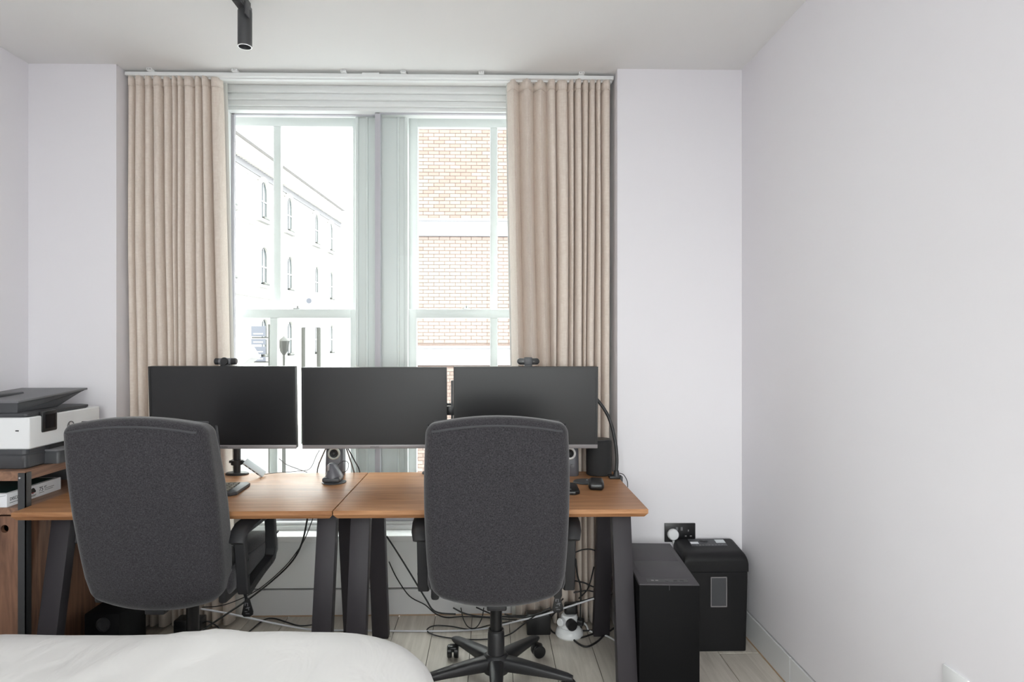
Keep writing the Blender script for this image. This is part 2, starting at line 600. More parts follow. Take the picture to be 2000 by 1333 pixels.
def baseboard(name, x0, x1, y0, y1, h, cuts=None, label=None):
    s = struct(name, label)
    along = 'y' if (y1 - y0) > (x1 - x0) else 'x'
    ends = [y0 if along == 'y' else x0] + list(cuts or []) + [y1 if along == 'y' else x1]
    for a, b in zip(ends[:-1], ends[1:]):
        g = 0.0015
        bb = B().box(x0, x1, a + g, b - g, 0.004, h, 0.001, 1) if along == 'y' else B().box(a + g, b - g, y0, y1, 0.004, h, 0.001, 1)
        obj('board', bb, 'skirt', s, False)
    return s
bs = baseboard('baseboard_right', XR - .004, XR + .02, YB, YF, 0.118, [2.47], 'painted skirting along the right wall')
obj('sealant', B().box(XR - .007, XR, YB, YF, 0.0, 0.005), 'tan', bs, False)
obj('shadow_gap', B().box(XR + .012, XR + .02, YB, YF, 0.118, 0.126), 'gap', bs, False)
bs = baseboard('baseboard_front', RL, RR, YW - .004, YW + .02, 0.128, None, 'painted skirting under the window')
obj('sealant', B().box(RL, RR, YW - .007, YW, 0.0, 0.005), 'tan', bs, False)
obj('shadow_gap', B().box(RL, RR, YW + .012, YW + .02, 0.128, 0.136), 'gap', bs, False)
baseboard('baseboard_left', XL, XL + .014, YB, YF, 0.118, None, 'painted skirting along the left wall')
baseboard('baseboard_front_left', XL + .015, RL, YF - .014, YF, 0.118, None, 'painted skirting on the left pier')
baseboard('baseboard_front_right', RR, XR - .006, YF - .014, YF, 0.118, None, 'painted skirting on the right pier')

# sill, head mouldings, jamb lining
trim = struct('trim_1', 'white window head mouldings and sill')
obj('sill', B().box(OL - .06, OR + .06, 3.135, 3.34, 0.372, 0.402, 0.005), 'white', trim)
for k, (z0, z1, yy) in enumerate(((2.583, ZC, 3.175), (2.556, 2.583, 3.195), (2.530, 2.556, 3.215), (2.512, 2.530, 3.232))):
    obj('head_moulding', B().box(OL, OR, yy, 3.34, z0, z1, 0.003), 'white', trim)
for s, x in ((1, OL), (-1, OR)):
    obj('jamb_lining', B().box(min(x, x + s * .012), max(x, x + s * .012), 3.16, 3.335, 0.402, 2.56, 0.002), 'white', trim)

# secondary glazing, two sliding panels
sg = struct('window_1', 'grey framed secondary glazing with two sliding panels')
for (x0, x1, y) in ((OL + .012, -0.559, 3.285), (-0.585, OR - .012, 3.255)):
    pn = B()
    pn.box(x0, x0 + .014, y, y + .022, 0.44, 2.522, 0.001).box(x1 - .026, x1, y, y + .022, 0.44, 2.522, 0.001)
    p = obj('sliding_panel', B().box(x0, x0 + (.026 if y < 3.27 else .014), y, y + .022, 0.44, 2.522, 0.001)
            .box(x1 - (.014 if y < 3.27 else .026), x1, y, y + .022, 0.44, 2.522, 0.001)
            .box(x0, x1, y, y + .022, 2.508, 2.522, 0.001).box(x0, x1, y, y + .022, 0.44, 0.475, 0.001), 'alu', sg, False)
    pn.bm.free()
    obj('pane', B().box(x0 + .01, x1 - .01, y + .009, y + .013, 0.45, 2.515), 'glass', p, False)
obj('bottom_track', B().box(OL + .012, OR - .012, 3.235, 3.32, 0.402, 0.425, 0.002).box(OL + .012, OR - .012, 3.245, 3.315, 0.425, 0.44, 0.002), 'skirt', sg, False)

# box sash windows outside it
YO, YI = 3.43, 3.375        # upper (outer) sash, lower (inner) sash
def sash_window(name, label, gl, gr, mun, side):
    """gl, gr: edges of the glass; mun: centre of the glazing bar; side: +1 when the mullion is on the right."""
    s = struct(name, label)
    st = 0.045
    for (part, y, z0, z1, rb, rt) in (('upper_sash', YO, 1.475, 2.575, 0.046, 0.076), ('lower_sash', YI, 0.425, 1.521, 0.085, 0.046)):
        f = B()
        f.box(gl - st, gl, y, y + .04, z0, z1, .003).box(gr, gr + st, y, y + .04, z0, z1, .003)
        f.box(gl - st, gr + st, y + .001, y + .039, z1 - rt, z1, .003).box(gl - st, gr + st, y + .001, y + .039, z0, z0 + rb, .003)
        so = obj(part, f, 'white', s)
        obj('glazing_bar', B().box(mun - .020, mun + .020, y + .003, y + .037, z0 + rb, z1 - rt, .004), 'white', so)
        for a, b in ((gl, mun - .02), (mun + .02, gr)):
            obj('pane', B().box(a - .004, b + .004, y + .022, y + .026, z0 + rb - .004, z1 - rt + .004), 'glass', so, False)
    fm = B()
    fm.box(WL if side > 0 else gr + st, gl - st if side > 0 else WR, 3.335, 3.52, 0.40, 2.60, .002)
    fm.box(gl - st, gr + st, 3.335, 3.52, 2.578, 2.60, .002).box(gl - st, gr + st, 3.42, 3.54, 0.375, 0.425, .002)
    obj('frame', fm, 'white', s)
    # catch on the meeting rail
    cx = (gl + gr) / 2 + (0.12 if side > 0 else -0.14)
    obj('sash_catch', B().box(cx - .022, cx + .022, YI + .008, YI + .03, 1.521, 1.529, .002).lathe([(0, 0), (.008, 0), (.006, .012), (0, .014)], 12, Matrix.Translation((cx, YI + .018, 1.529))), 'chrome', s)
    return s
sash_window('window_2', 'white sash window looking down the street', -1.535, -0.735, -1.136, 1)
sash_window('window_3', 'white sash window looking onto the brick building', -0.388, 0.415, 0.018, -1)
mu = struct('trim_2', 'white mullion between the two sash windows')
obj('mullion', B().box(-0.690, -0.433, 3.335, 3.54, 0.40, 2.60, .003), 'white', mu)
for x, r in ((-0.640, .007), (-0.690, .008), (-0.478, .007), (-0.437, .010)):
    obj('bead', B().box(x - r, x + r, 3.322, 3.345, 0.43, 2.575, .005), 'white', mu)

# ------------------------------------------------------------------ curtain rail
cr = thing('curtain_rail', 'white ceiling curtain rail across the window', 'curtain rail', (0, 3.06, 2.6))
obj('rail', B().box(-1.695, 0.580, -0.058, 0.0, -0.013, 0.004, .002), 'white', cr)
obj('rail_channel', B().box(-1.69, 0.575, -0.034, -0.012, -0.018, -0.012), 'white', cr)
obj('join_plate', B().box(-0.60, -0.52, -0.061, -0.055, -0.012, 0.0075, .001), 'white', cr)
for x in (-1.575, -1.186, -0.684, -0.407, -0.043, 0.427):
    c_ = obj('bracket', B().box(x - .013, x + .013, -0.074, 0.02, 0.004, 0.0155, .002), 'white', cr)
    for xs in (x - .005, x + .006):
        obj('screw', B().cyl((xs, -0.0735, .009), (xs, -0.0765, .009), .0035, 10), 'chrome', c_)

# ------------------------------------------------------------------ curtains
def curtain(label, xa, xb, xa2, xb2, nf, seed, lead, wts=None, waves=()):
    """Pleats: flat rounded fronts meeting in deep creases; folds listed in `waves` hang as open waves."""
    root = thing('curtain', label, 'curtain', (0, 3.082, 0.012), group='beige curtains at the window')
    NS = 14
    rows, cols = 34, nf * NS
    zt = 2.588 - 0.012
    rnd = random.Random(seed)
    wts = wts or [0.65 + 0.7 * rnd.random() for _ in range(nf)]
    amps = [0.8 + 0.45 * rnd.random() for _ in range(nf)]
    tilt = [rnd.uniform(-.020, .020) for _ in range(nf)]
    qs = [1.35 if k in waves else rnd.uniform(2.6, 4.5) for k in range(nf)]
    deep = [rnd.uniform(0.55, 1.0) for _ in range(nf + 1)]
    tot = sum(wts); cum = [0]
    for v in wts: cum.append(cum[-1] + v / tot)
    def bound(j, tz):
        A = xa + (xa2 - xa) * tz; Bx = xb + (xb2 - xb) * tz
        d = 0.0 if j in (0, nf) else 0.026 * noise.noise((j * 2.37 + seed, tz * 1.3, seed * 1.7)) * min(1, tz * 1.6)
        return A + (Bx - A) * cum[j] + d
    def pt(c, r):
        tz = r / rows                         # 0 at the top
        k = min(nf - 1, c // NS); j = c - k * NS
        s = 0.5 - 0.5 * math.cos(PI * j / NS)
        x0, x1 = bound(k, tz), bound(k + 1, tz)
        grow = min(1.0, 0.62 + 1.2 * tz)
        e = abs(2 * s - 1) ** qs[k]
        dp = (deep[k] * (1 - s) + deep[k + 1] * s)
        y = -0.046 * (1 - tz) + grow * (-0.050 * amps[k] * (1 - e) + 0.030 * dp * e + tilt[k] * (s - .5) * (1 - e)) + 0.006
        y += 0.004 * noise.noise((k * 3.0 + s, tz * 5, seed))
        return Vector((x0 + (x1 - x0) * s, y, zt * (1 - tz)))
    b = B()
    vs = [[b.bm.verts.new(pt(c, r)) for c in range(cols + 1)] for r in range(rows + 1)]
    for r in range(rows):
        for c in range(cols):
            b.bm.faces.new((vs[r][c], vs[r][c + 1], vs[r + 1][c + 1], vs[r + 1][c]))
    pn = obj('panel', b, 'curt', root, angle=80)
    sm = pn.modifiers.new('thickness', 'SOLIDIFY'); sm.thickness = 0.003
    # heading band along the top
    b = B()
    vs = [[b.bm.verts.new(pt(c, 0) + Vector((0, -0.0035, (0.001 if q == 0 else -0.045)))) for c in range(cols + 1)] for q in range(2)]
    for c in range(cols):
        b.bm.faces.new((vs[0][c], vs[0][c + 1], vs[1][c + 1], vs[1][c]))
    h = obj('heading_tape', b, 'curt', root, angle=80)
    sm = h.modifiers.new('thickness', 'SOLIDIFY'); sm.thickness = 0.002
    # pale lining showing past the leading edge
    b = B(); ln = []
    for r in range(rows + 1):
        tz = r / rows
        e = pt(cols if lead > 0 else 0, r)
        out = 0.004 + 0.022 * tz * (0.6 + 0.4 * math.sin(tz * 5 + seed))
        ln.append([b.bm.verts.new(Vector((e.x - lead * 0.06 + lead * (0.06 + out) * q / 4, 0.050 - 0.046 * (1 - tz) - 0.006 * math.cos(q), e.z))) for q in range(5)])
    for r in range(rows):
        for c in range(4):
            b.bm.faces.new((ln[r][c], ln[r][c + 1], ln[r + 1][c + 1], ln[r + 1][c]))
    l_ = obj('lining', b, 'lining', root, angle=80)
    sm = l_.modifiers.new('thickness', 'SOLIDIFY'); sm.thickness = 0.002
    return root
curtain('floor-length beige curtain gathered at the left of the window', -1.692, -1.262, -1.690, -1.225, 11, 3, 1)
curtain('floor-length beige curtain gathered at the right of the window', 0.078, 0.572, 0.125, 0.572, 11, 8, -1, [1.5, 1.8, 1.6, 1.1, 1.5, 0.8, 0.9, 0.9, 0.8, 0.7, 1.2], (0, 1, 2))

# ------------------------------------------------------------------ desks
DT = 0.745
def make_desk(name, label, x0, x1):
    cx = (x0 + x1) / 2; wd = (x1 - x0)
    root = thing(name, label, 'desk', (cx, 2.30, 0), group='walnut desks under the window')
    h = wd / 2
    prof = [(0, DT - .030), (0.004, DT - .034 + .004), (0, DT - .016)]
    # top: square upper lip, chamfered underneath
    b = B()
    ring = lambda ins, z: [Vector((sx * (h - ins), yy, z)) for sx, yy in ((-1, ins), (1, ins), (1, 0.675 - ins), (-1, 0.675 - ins))]
    b.loft([ring(.012, DT - .030), ring(0.0, DT - .015), ring(0.0, DT - .001), ring(.001, DT)])
    obj('tabletop', b, 'desk', root, False)
    for sx in (-1, 1):
        xc = sx * (h - .062)
        for (yb, yt, nm) in ((0.06, 0.20, 'leg'), (0.64, 0.50, 'leg')):
            obj(nm, B().obar((xc, yb, 0), (xc, yt, DT - .045), .073, .05, .003), 'leg', root)
        obj('top_bar', B().box(xc - .036, xc + .036, 0.17, 0.53, DT - .050, DT - .031, .002), 'leg', root)
        obj('foot_pad', B().box(xc - .03, xc + .03, 0.04, 0.085, 0.0, 0.004), 'plas', root, False)
    obj('cross_rail', B().box(-h + .1, h - .1, 0.40, 0.45, DT - .062, DT - .031, .002), 'leg', root)
    return root
make_desk('desk', 'walnut topped desk with black splayed legs beside the printer shelf', -1.695, -0.5665)
make_desk('desk', 'walnut topped desk with black splayed legs beside the computer tower', -0.5625, 0.570)

# ------------------------------------------------------------------ office chairs
def make_chair(label, loc, rz):
    root = thing('office_chair', label, 'office chair', loc, rz, 'charcoal office chairs at the desks')
    H0, H1, W, T = 0.445, 1.072, 0.25, 0.095
    zc = (H0 + H1) / 2; hz = (H1 - H0) / 2
    def df(p):
        t = (p.z + hz) / (2 * hz)                    # 0 bottom, 1 top
        wid = 1.0 - 0.26 * max(0, t - .55) ** 2 - 0.16 * max(0, .55 - t) ** 2
        if t < 0.12:
            wid -= 0.10 * ((0.12 - t) / 0.12) ** 2
        x = p.x * wid
        u = abs(p.x) / W
        z = p.z + 0.030 * (1 - u ** 2) * max(0, t - .5) * 2 - 0.035 * (1 - u ** 2.2) * max(0, .5 - t) * 2
        if t > .9 and u > .86:
            z += 0.006 * (u - .86) / .14
        y = p.y - 0.14 * t + 0.014 * u * u * (1 if p.y < 0 else 1.6) + (0.02 * math.sin(PI * t) if p.y > 0 else -0.006 * math.sin(PI * t * 1.0))
        return Vector((x, y, z))
    c0 = Vector((0, -0.235, zc))
    back = obj('backrest', B().rbox(c0, (2 * W, T, 2 * hz), 0.036, 5, 10, df), 'chair', root, angle=60)
    # piping: the seam across the top of the back, and the seam round the front edge
    seam = []
    for i in range(25):
        x = -W + .024 + (2 * W - .048) * i / 24
        u = abs(x) / W
        seam.append(df(Vector((x, -T / 2 + .0015 + 0.006 * max(0, (u - .9) / .1), hz - .026 + 0.012 * max(0, (u - .9) / .1)))) + c0)
    obj('piping', B().tube(seam, .0042, 8, smooth=2), 'pipe', back)
    fr = []
    for (x, z) in rrect(2 * W - .012, 2 * hz - .012, .05, 6):
        fr.append(df(Vector((x, T / 2 - .012, z))) + c0)
    obj('piping', B().tube(fr, .0042, 8, closed=True, smooth=3), 'pipe', back)
    # seat
    def sf(p):
        t = (p.y + .25) / .5
        z = p.z + 0.022 * math.sin(PI * min(1, max(0, t))) * (1 if p.z > 0 else 0.2) - 0.02 * max(0, t - .8) / .2
        return Vector((p.x * (1 - .05 * t), p.y, z))
    seat = obj('seat', B().rbox((0, 0.030, 0.494), (0.50, 0.53, 0.110), 0.040, 4, 8, sf), 'chair', root, angle=60)
    sp = [sf(Vector((x, y, .046))) + Vector((0, .030, .494)) for x, y in rrect(.490, .520, .05, 6)]
    obj('piping', B().tube(sp, .004, 8, closed=True, smooth=3), 'pipe', seat)
    obj('tilt_mechanism', B().box(-.09, .09, -.14, .12, .385, .43, .012).box(-.035, .035, -.27, -.12, .40, .425, .006), 'plas', root)
    for s in (-1, 1):
        obj('back_bracket', B().box(s * .22 - .015, s * .22 + .015, -.235, -.12, .425, .62, .01), 'plas', root)
    # looped arms
    for s in (-1, 1):
        path = [(-.165, .445), (-.178, .55), (-.195, .648), (-.17, .668), (.03, .672), (.085, .665), (.098, .60), (.105, .505), (.088, .478), (0.0, .468), (-.09, .452), (-.14, .438)]
        n = len(path)
        q = []
        for i in range(n):                            # round the path
            a, b_ = path[i], path[(i + 1) % n]
            q += [(a[0] * .8 + b_[0] * .2, a[1] * .8 + b_[1] * .2), (a[0] * .2 + b_[0] * .8, a[1] * .2 + b_[1] * .8)]
        b = B(); rings = []
        m = len(q)
        for i in range(m):
            ta = Vector((0, q[(i + 1) % m][0] - q[i - 1][0], q[(i + 1) % m][1] - q[i - 1][1])).normalized()
            nn = Vector((0, -ta.z, ta.y))
            xs = s * .268
            c = Vector((xs, q[i][0], q[i][1]))
            sec = [(-.020, -.010), (-.016, -.014), (.016, -.014), (.020, -.010), (.020, .010), (.016, .014), (-.016, .014), (-.020, .010)]
            rings.append([b.bm.verts.new(c + Vector((dx, 0, 0)) + nn * dn) for dx, dn in sec])
        for i in range(m):
            a, c = rings[i], rings[(i + 1) % m]
            for k in range(8):
                b.bm.faces.new((a[k], a[(k + 1) % 8], c[(k + 1) % 8], c[k]))
        arm = obj('armrest', b, 'plas', root)
        pp = [(-.238, .640), (-.222, .668), (-.17, .686), (-.05, .692), (.06, .690), (.105, .676)]
        rings = []
        for i, (y, z) in enumerate(pp):
            a = pp[max(0, i - 1)]; c = pp[min(len(pp) - 1, i + 1)]
            ta = Vector((0, c[0] - a[0], c[1] - a[1])).normalized(); nn = Vector((0, -ta.z, ta.y))
            hw = (.026, .033, .036, .036, .034, .028)[i]
            cc = Vector((s * .272, y, z))
            rings.append([cc + Vector((hw * math.cos(k * PI / 6), 0, 0)) + nn * (.0145 * math.sin(k * PI / 6)) for k in range(12)])
        obj('arm_pad', B().loft(rings), 'plas', arm, angle=50)
        for (y, z) in ((-.170, .56), (-.168, .50), (.00, .468), (.06, .474)):
            obj('bolt', B().cyl((s * .288, y, z), (s * .2895, y, z), .006, 12), 'plas2', arm)
    # gas column
    obj('gas_column', B().cyl((0, 0, .20), (0, 0, .395), .0235, 28), 'plas2', root)
    obj('column_sleeve', B().lathe([(0, .06), (.036, .06), (.034, .10), (.0325, .205), (.029, .212), (0, .212)], 32).lathe([(.028, .212), (.031, .212), (.031, .219), (.028, .219), (.028, .212)], 32), 'plas', root)
    obj('base_hub', B().lathe([(0, .055), (.05, .055), (.055, .08), (.048, .115), (.038, .125), (0, .125)], 32), 'plas', root)
    for k in range(5):
        a = math.radians(270 + 72 * k)
        d = Vector((math.cos(a), math.sin(a), 0)); n_ = Vector((-d.y, d.x, 0))
        rings = []
        for t, hw, zt, zb in ((.03, .030, .118, .062), (.10, .027, .112, .062), (.20, .022, .098, .062), (.285, .018, .084, .060), (.305, .013, .078, .062)):
            c = d * t
            zm = (zt + zb) / 2; hh = (zt - zb) / 2
            rings.append([c + n_ * (hw * math.copysign(abs(math.cos(q * PI / 8)) ** .6, math.cos(q * PI / 8)))
                          + Vector((0, 0, zm + hh * math.copysign(abs(math.sin(q * PI / 8)) ** .6, math.sin(q * PI / 8)))) for q in range(16)])
        lg = obj('base_leg', B().loft(rings), 'plas', root, angle=50)
        c = d * .285 + n_ * .018 * (1 if k % 2 else -1)
        ax = (n_ * .8 + d * .6).normalized()
        cb = B()
        cb.cyl(c + ax * .024 + Vector((0, 0, .0265)), c + ax * .004 + Vector((0, 0, .0265)), .0265, 20, bev=.003)
        cb.cyl(c - ax * .004 + Vector((0, 0, .0265)), c - ax * .024 + Vector((0, 0, .0265)), .0265, 20, bev=.003)
        cb.cyl(d * .285 + Vector((0, 0, .03)), d * .285 + Vector((0, 0, .065)), .008, 12)
        cb.rbox(c + Vector((0, 0, .040)), (.040, .040, .026), .010, 3, 1)
        obj('caster', cb, 'plas2', lg)
    # height lever with a paddle on the right
    lv = obj('height_lever', B().tube([(.10, -.02, .40), (.19, -.04, .40), (.222, -.05, .392), (.231, -.053, .372)], .0055, 8), 'plas2', root)
    obj('paddle', B().prism([(-.008, .030), (.008, .030), (.023, -.020), (.022, -.032), (.010, -.040), (-.012, -.040), (-.021, -.030)], -.060, -.052, 'y', .002), 'plas2', lv, loc=(.236, 0, .345))
    mk = B()
    for (x, z, l, v) in ((-.006, .012, .010, .002), (-.008, .004, .004, .010), (.002, .002, .003, .012), (-.004, -.008, .012, .0025), (.006, -.014, .003, .010), (-.008, -.02, .010, .0025), (-.004, -.028, .014, .0025), (.0, -.004, .012, .0025)):
        mk.box(x, x + l, -.0610, -.0602, z, z + v)
    obj('pictogram', mk, 'gplas2', lv, False, loc=(.236, 0, .345))
    return root
ch = make_chair('charcoal fabric office chair in front of the rightmost monitor', (0.022, 2.52, 0), 0.0)
c2 = copy_tree(ch)
c2.location = (-1.158, 2.515, 0)
c2.rotation_euler = (0, 0, math.radians(-1.8))
c2['label'] = 'charcoal fabric office chair beside the printer shelf'

# ------------------------------------------------------------------ monitors and their arms
def monitor(label, x0, x1, zt, zb, y, logo):
    cx = (x0 + x1) / 2
    root = thing('monitor', label, 'monitor', (cx, y, zb), group='black monitors in a row')
    root.rotation_euler = (math.radians(3.0), 0, 0)
    h = (x1 - x0) / 2; H = zt - zb
    obj('housing', B().box(-h, h, 0.0, .030, 0, H, .004).box(-h * .55, h * .55, .028, .052, H * .18, H * .78, .010), 'bezel', root)
    bz = B()
    bz.box(-h, -h + .009, -.004, .001, .016, H).box(h - .009, h, -.004, .001, .016, H).box(-h + .009, h - .009, -.004, .001, H - .009, H)
    obj('bezel', bz, 'bezel', root, False)
    obj('screen', B().box(-h + .0085, h - .0085, -.0022, .0005, .015, H - .0085), 'screen', root, False)
    chn = obj('chin', B().box(-h, h, -.0055, .004, 0, .0165, .001), 'chin', root)
    text('brand_mark', 'SAMSUNG', .0085, 'ink', chn, (0, -.0060, .0052), (PI / 2, 0, 0), .0002, 0, 'CENTER')
    return root
MY = 2.795
monitor('black monitor behind the chair by the printer', -1.466, -0.841, 1.245, 0.887, MY, 0)
monitor('black monitor in the middle of the row', -0.815, -0.190, 1.240, 0.886, MY, 0)
monitor('black monitor nearest the smart speaker', -0.160, 0.468, 1.242, 0.884, MY, 0)

def arm_pole(label, x, arms):
    root = thing('monitor_stand', label, 'monitor stand', (x, 2.945, DT), group='upright monitor stands on the desks')
    obj('base_plate', B().lathe([(0, 0), (.052, 0), (.052, .006), (.046, .010), (0, .010)], 32, None, 1.0, .75), 'plas', root)
    obj('pole', B().cyl((0, 0, .008), (0, 0, .40), .0155, 24), 'plas', root)
    obj('collar', B().lathe([(.0155, .045), (.027, .045), (.027, .066), (.0155, .066)], 24), 'plas', root)
    obj('knob', B().cyl((.02, -.005, .056), (.042, -.008, .056), .008, 12), 'plas', root)
    obj('knob', B().cyl((-.022, -.003, .058), (-.034, -.003, .058), .006, 12), 'plas', root)
    for (tx, z) in arms:
        obj('arm', B().tube([(0, 0, z), (tx * .45, .012, z), (tx, -.055, z)], .013, 12), 'plas', root)
        obj('mount_plate', B().box(tx - .05, tx + .05, -.098, -.088, z - .05, z + .05, .002).box(tx - .02, tx + .02, -.09, -.04, z - .02, z + .02, .003), 'plas', root)
    return root
arm_pole('black monitor pole on the desk behind the left monitor', -1.155, [(0.0, .32)])
arm_pole('black monitor pole between the middle and right monitors', -0.262, [(-0.24, .31), (0.41, .31)])
# slim panel stowed between monitors
t = thing('cable_bracket', 'slim upright bar in the gap between two monitors', 'bracket', (-0.180, 2.855, 0.86))
obj('bar', B().box(.005, .014, -.02, .03, .0, .318, .002), 'steel', t)
obj('clamp', B().box(-.014, .02, -.022, .02, .165, .205, .003).box(-.020, -.012, -.015, .012, .175, .195, .002), 'plas', t)

# webcams
def webcam_a():
    r = thing('webcam', 'cylindrical webcam clipped on top of the left monitor', 'webcam', (-1.147, MY + .005, 1.247))
    obj('body', B().cyl((-.047, 0, .018), (.047, 0, .018), .014, 24, bev=.003), 'plas', r)
    obj('lens', B().cyl((0, -.008, .019), (0, -.021, .019), .017, 24, bev=.002), 'plas2', r)
    for xa in (-.027, .014):
        obj('band', B().cyl((xa, 0, .018), (xa + .011, 0, .018), .0145, 24), 'gplas2', r)
    obj('clip', B().box(-.020, .018, -.012, .030, -.010, .006, .002), 'plas', r)
webcam_a()
def webcam_b():
    r = thing('webcam', 'pill shaped webcam clipped on top of the right monitor', 'webcam', (0.165, MY + .005, 1.246))
    b = B(); o = rrect(.098, .028, .0138, 8)
    b.prism([(x, z + .018) for x, z in o], -.010, .012, 'y', .003)
    obj('body', b, 'plas2', r)
    obj('cover', B().box(-.017, .017, -.014, .014, .001, .036, .002), 'gplas', r)
    obj('clip', B().box(-.017, .017, -.014, .032, -.014, .003, .002), 'plas', r)
    for xa in (-.027, .021):
        obj('light', B().box(xa, xa + .006, -.0108, -.0098, .017, .019), 'gplas2', r, False)
webcam_b()

# ------------------------------------------------------------------ things on the desks
def keyboard(label, loc, rz, w, d, keym, body):
    r = thing('keyboard', label, 'keyboard', loc, rz)
    b = B()
    b.prism([(-w / 2, -d / 2 + .012), (-w / 2 + .012, -d / 2), (w / 2 - .02, -d / 2), (w / 2, -d / 2 + .02), (w / 2 + .004, d / 2 - .02), (w / 2 - .012, d / 2), (-w / 2 + .01, d / 2)], 0.0, .014, 'z', .003)
    obj('body', b, body, r)
    km = B().box(-.0078, .0078, -.0075, .0075, 0, .006, .0015, 1).mesh('key')
    km.materials.append(M[keym])
    nx_ = int((w - .04) / .0185)
    for j in range(6):
        for i in range(nx_):
            if (j == 0 and 4 <= i <= 9):
                continue
            obj('key', km, keym, r, loc=(-w / 2 + .026 + i * .0185, -d / 2 + .034 + j * (d - .052) / 5.6, .0135))
    obj('spacebar', B().box(-.050, .055, -.0075, .0075, 0, .006, .0015, 1), keym, r, loc=(-w / 2 + .026 + 6.5 * .0185, -d / 2 + .034, .0135))
    return r
keyboard('black keyboard with worn keys behind the left chair', (-1.215, 2.61, DT), math.radians(4), 0.42, 0.20, 'key', 'gplas')
keyboard('slim black keyboard behind the right chair', (0.155, 2.60, DT), 0.0, 0.40, 0.17, 'plas', 'plas2')

r = thing('computer_mouse', 'low arched black mouse near the desk end', 'computer mouse', (0.436, 2.635, DT), math.radians(-8))
def mf(p):
    t = (p.y + .05) / .10
    return Vector((p.x * (1 - .05 * t), p.y, (p.z + .016) * (0.55 + .75 * math.sin(PI * (0.2 + .6 * (1 - t)))) if p.z > -.01 else p.z + .016))
obj('shell', B().rbox((0, 0, 0), (.064, .10, .032), .014, 4, 6, mf), 'plas2', r)
obj('button_split', B().box(-.0008, .0008, .012, .046, .020, .0262), 'pipe', r, False)

r = thing('charging_pad', 'round dark pad behind the low mouse', 'pad', (0.405, 2.745, DT))
obj('pad', B().lathe([(0, 0), (.048, 0), (.050, .003), (.046, .0065), (0, .0065)], 40), 'gplas', r)
obj('charge_stud', B().cyl((.012, .018, .0062), (.012, .018, .012), .005, 12), 'chrome', r)

r = thing('vertical_mouse', 'tall grey ergonomic mouse on a round foot', 'computer mouse', (-0.672, 2.765, DT))
obj('foot', B().lathe([(0, 0), (.050, 0), (.052, .003), (.046, .006), (0, .006)], 40), 'gplas', r)
rings = []
for z, rx, ry, dx in ((.006, .026, .036, 0.0), (.014, .036, .042, 0), (.025, .038, .044, .0), (.040, .033, .040, .0), (.058, .024, .033, -.003), (.074, .016, .026, -.008), (.082, .010, .020, -.011), (.0845, .004, .01, -.012)):
    rings.append([Vector((dx + rx * math.cos(2 * PI * k / 24), ry * math.sin(2 * PI * k / 24), z)) for k in range(24)])
obj('shell', B().loft(rings), 'spk', r, angle=60)
obj('thumb_shelf', B().rbox((-.004, -.002, .018), (.076, .086, .022), .010, 3, 2), 'gplas', r)
obj('finger_button', B().rbox((-.018, -.012, .068), (.012, .04, .026), .005, 3, 2), 'chin', r)

def sat_speaker(label, loc, ringm, rz):
    r = thing('desktop_speaker', label, 'speaker', loc, rz, 'small desktop speakers')
    rings = []
    for z, wx, dy, yo in ((0, .080, .075, 0), (.006, .084, .080, 0), (.06, .084, .078, .003), (.11, .082, .074, .006), (.150, .078, .068, .009), (.157, .068, .060, .010)):
        rings.append([Vector((x, y + yo, z)) for x, y in rrect(wx, dy, .022, 5)])
    obj('cabinet', B().loft(rings), 'spk', r, angle=50)
    mt = Matrix.Translation((0, -.040, .104)) @ Matrix.Rotation(PI / 2 - .06, 4, 'X')
    obj('trim_ring', B().lathe([(.018, 0), (.0275, 0), (.0275, .006), (.024, .010), (.019, .007), (.018, 0)], 36, mt), ringm, r)
    obj('cone', B().lathe([(0, .003), (.006, .004), (.009, .001), (.018, .006), (.018, 0), (0, 0)], 30, mt), 'cone', r)
    obj('control_knob', B().lathe([(0, 0), (.008, 0), (.008, .008), (0, .009)], 20, Matrix.Translation((.012, -.040, .048)) @ Matrix.Rotation(PI / 2, 4, 'X')), 'gplas2', r)
    return r
sat_speaker('grey desktop speaker under the middle monitor', (-0.704, 2.925, DT), 'ring', math.radians(4))
sat_speaker('grey desktop speaker with a white ring half hidden by the right chair', (0.358, 2.905, DT), 'wring', math.radians(-4))

r = thing('smart_speaker', 'black rounded smart speaker at the back of the desk', 'speaker', (0.494, 2.905, DT))
rings = []
for z, ins in ((0, .006), (.004, 0), (.150, 0), (.157, .002), (.160, .006)):
    rings.append([Vector((x, y, z)) for x, y in rrect(.114 - 2 * ins, .105 - 2 * ins, .048 - ins, 8)])
obj('grille', B().loft(rings), 'mesh', r, angle=50)
obj('top_cap', B().loft([[Vector((x, y, z)) for x, y in rrect(.106 - 2 * i, .097 - 2 * i, .044 - i, 8)] for z, i in ((.160, 0), (.163, .001), (.1635, .004))]), 'plas', r)

r = thing('gooseneck_lamp', 'black gooseneck lamp clamped to the desk corner', 'lamp', (0.556, 2.815, DT))
obj('clamp', B().box(-.032, .014, -.012, .036, 0, .012, .003).box(.0155, .026, -.012, .03, -.05, .012, .003), 'plas', r)
obj('socket', B().lathe([(0, .012), (.016, .012), (.013, .020), (.010, .036), (0, .038)], 24), 'plas', r)
obj('neck', B().tube([(0, 0, .034), (.003, .005, .08), (.001, .01, .13), (-.006, .015, .18), (-.020, .018, .24), (-.044, .02, .295), (-.085, .02, .350), (-.13, .02, .385)], .0075, 12), 'plas', r)
obj('lamp_head', B().cyl((-.125, .02, .381), (-.20, .02, .375), .014, 20, bev=.003), 'plas', r)

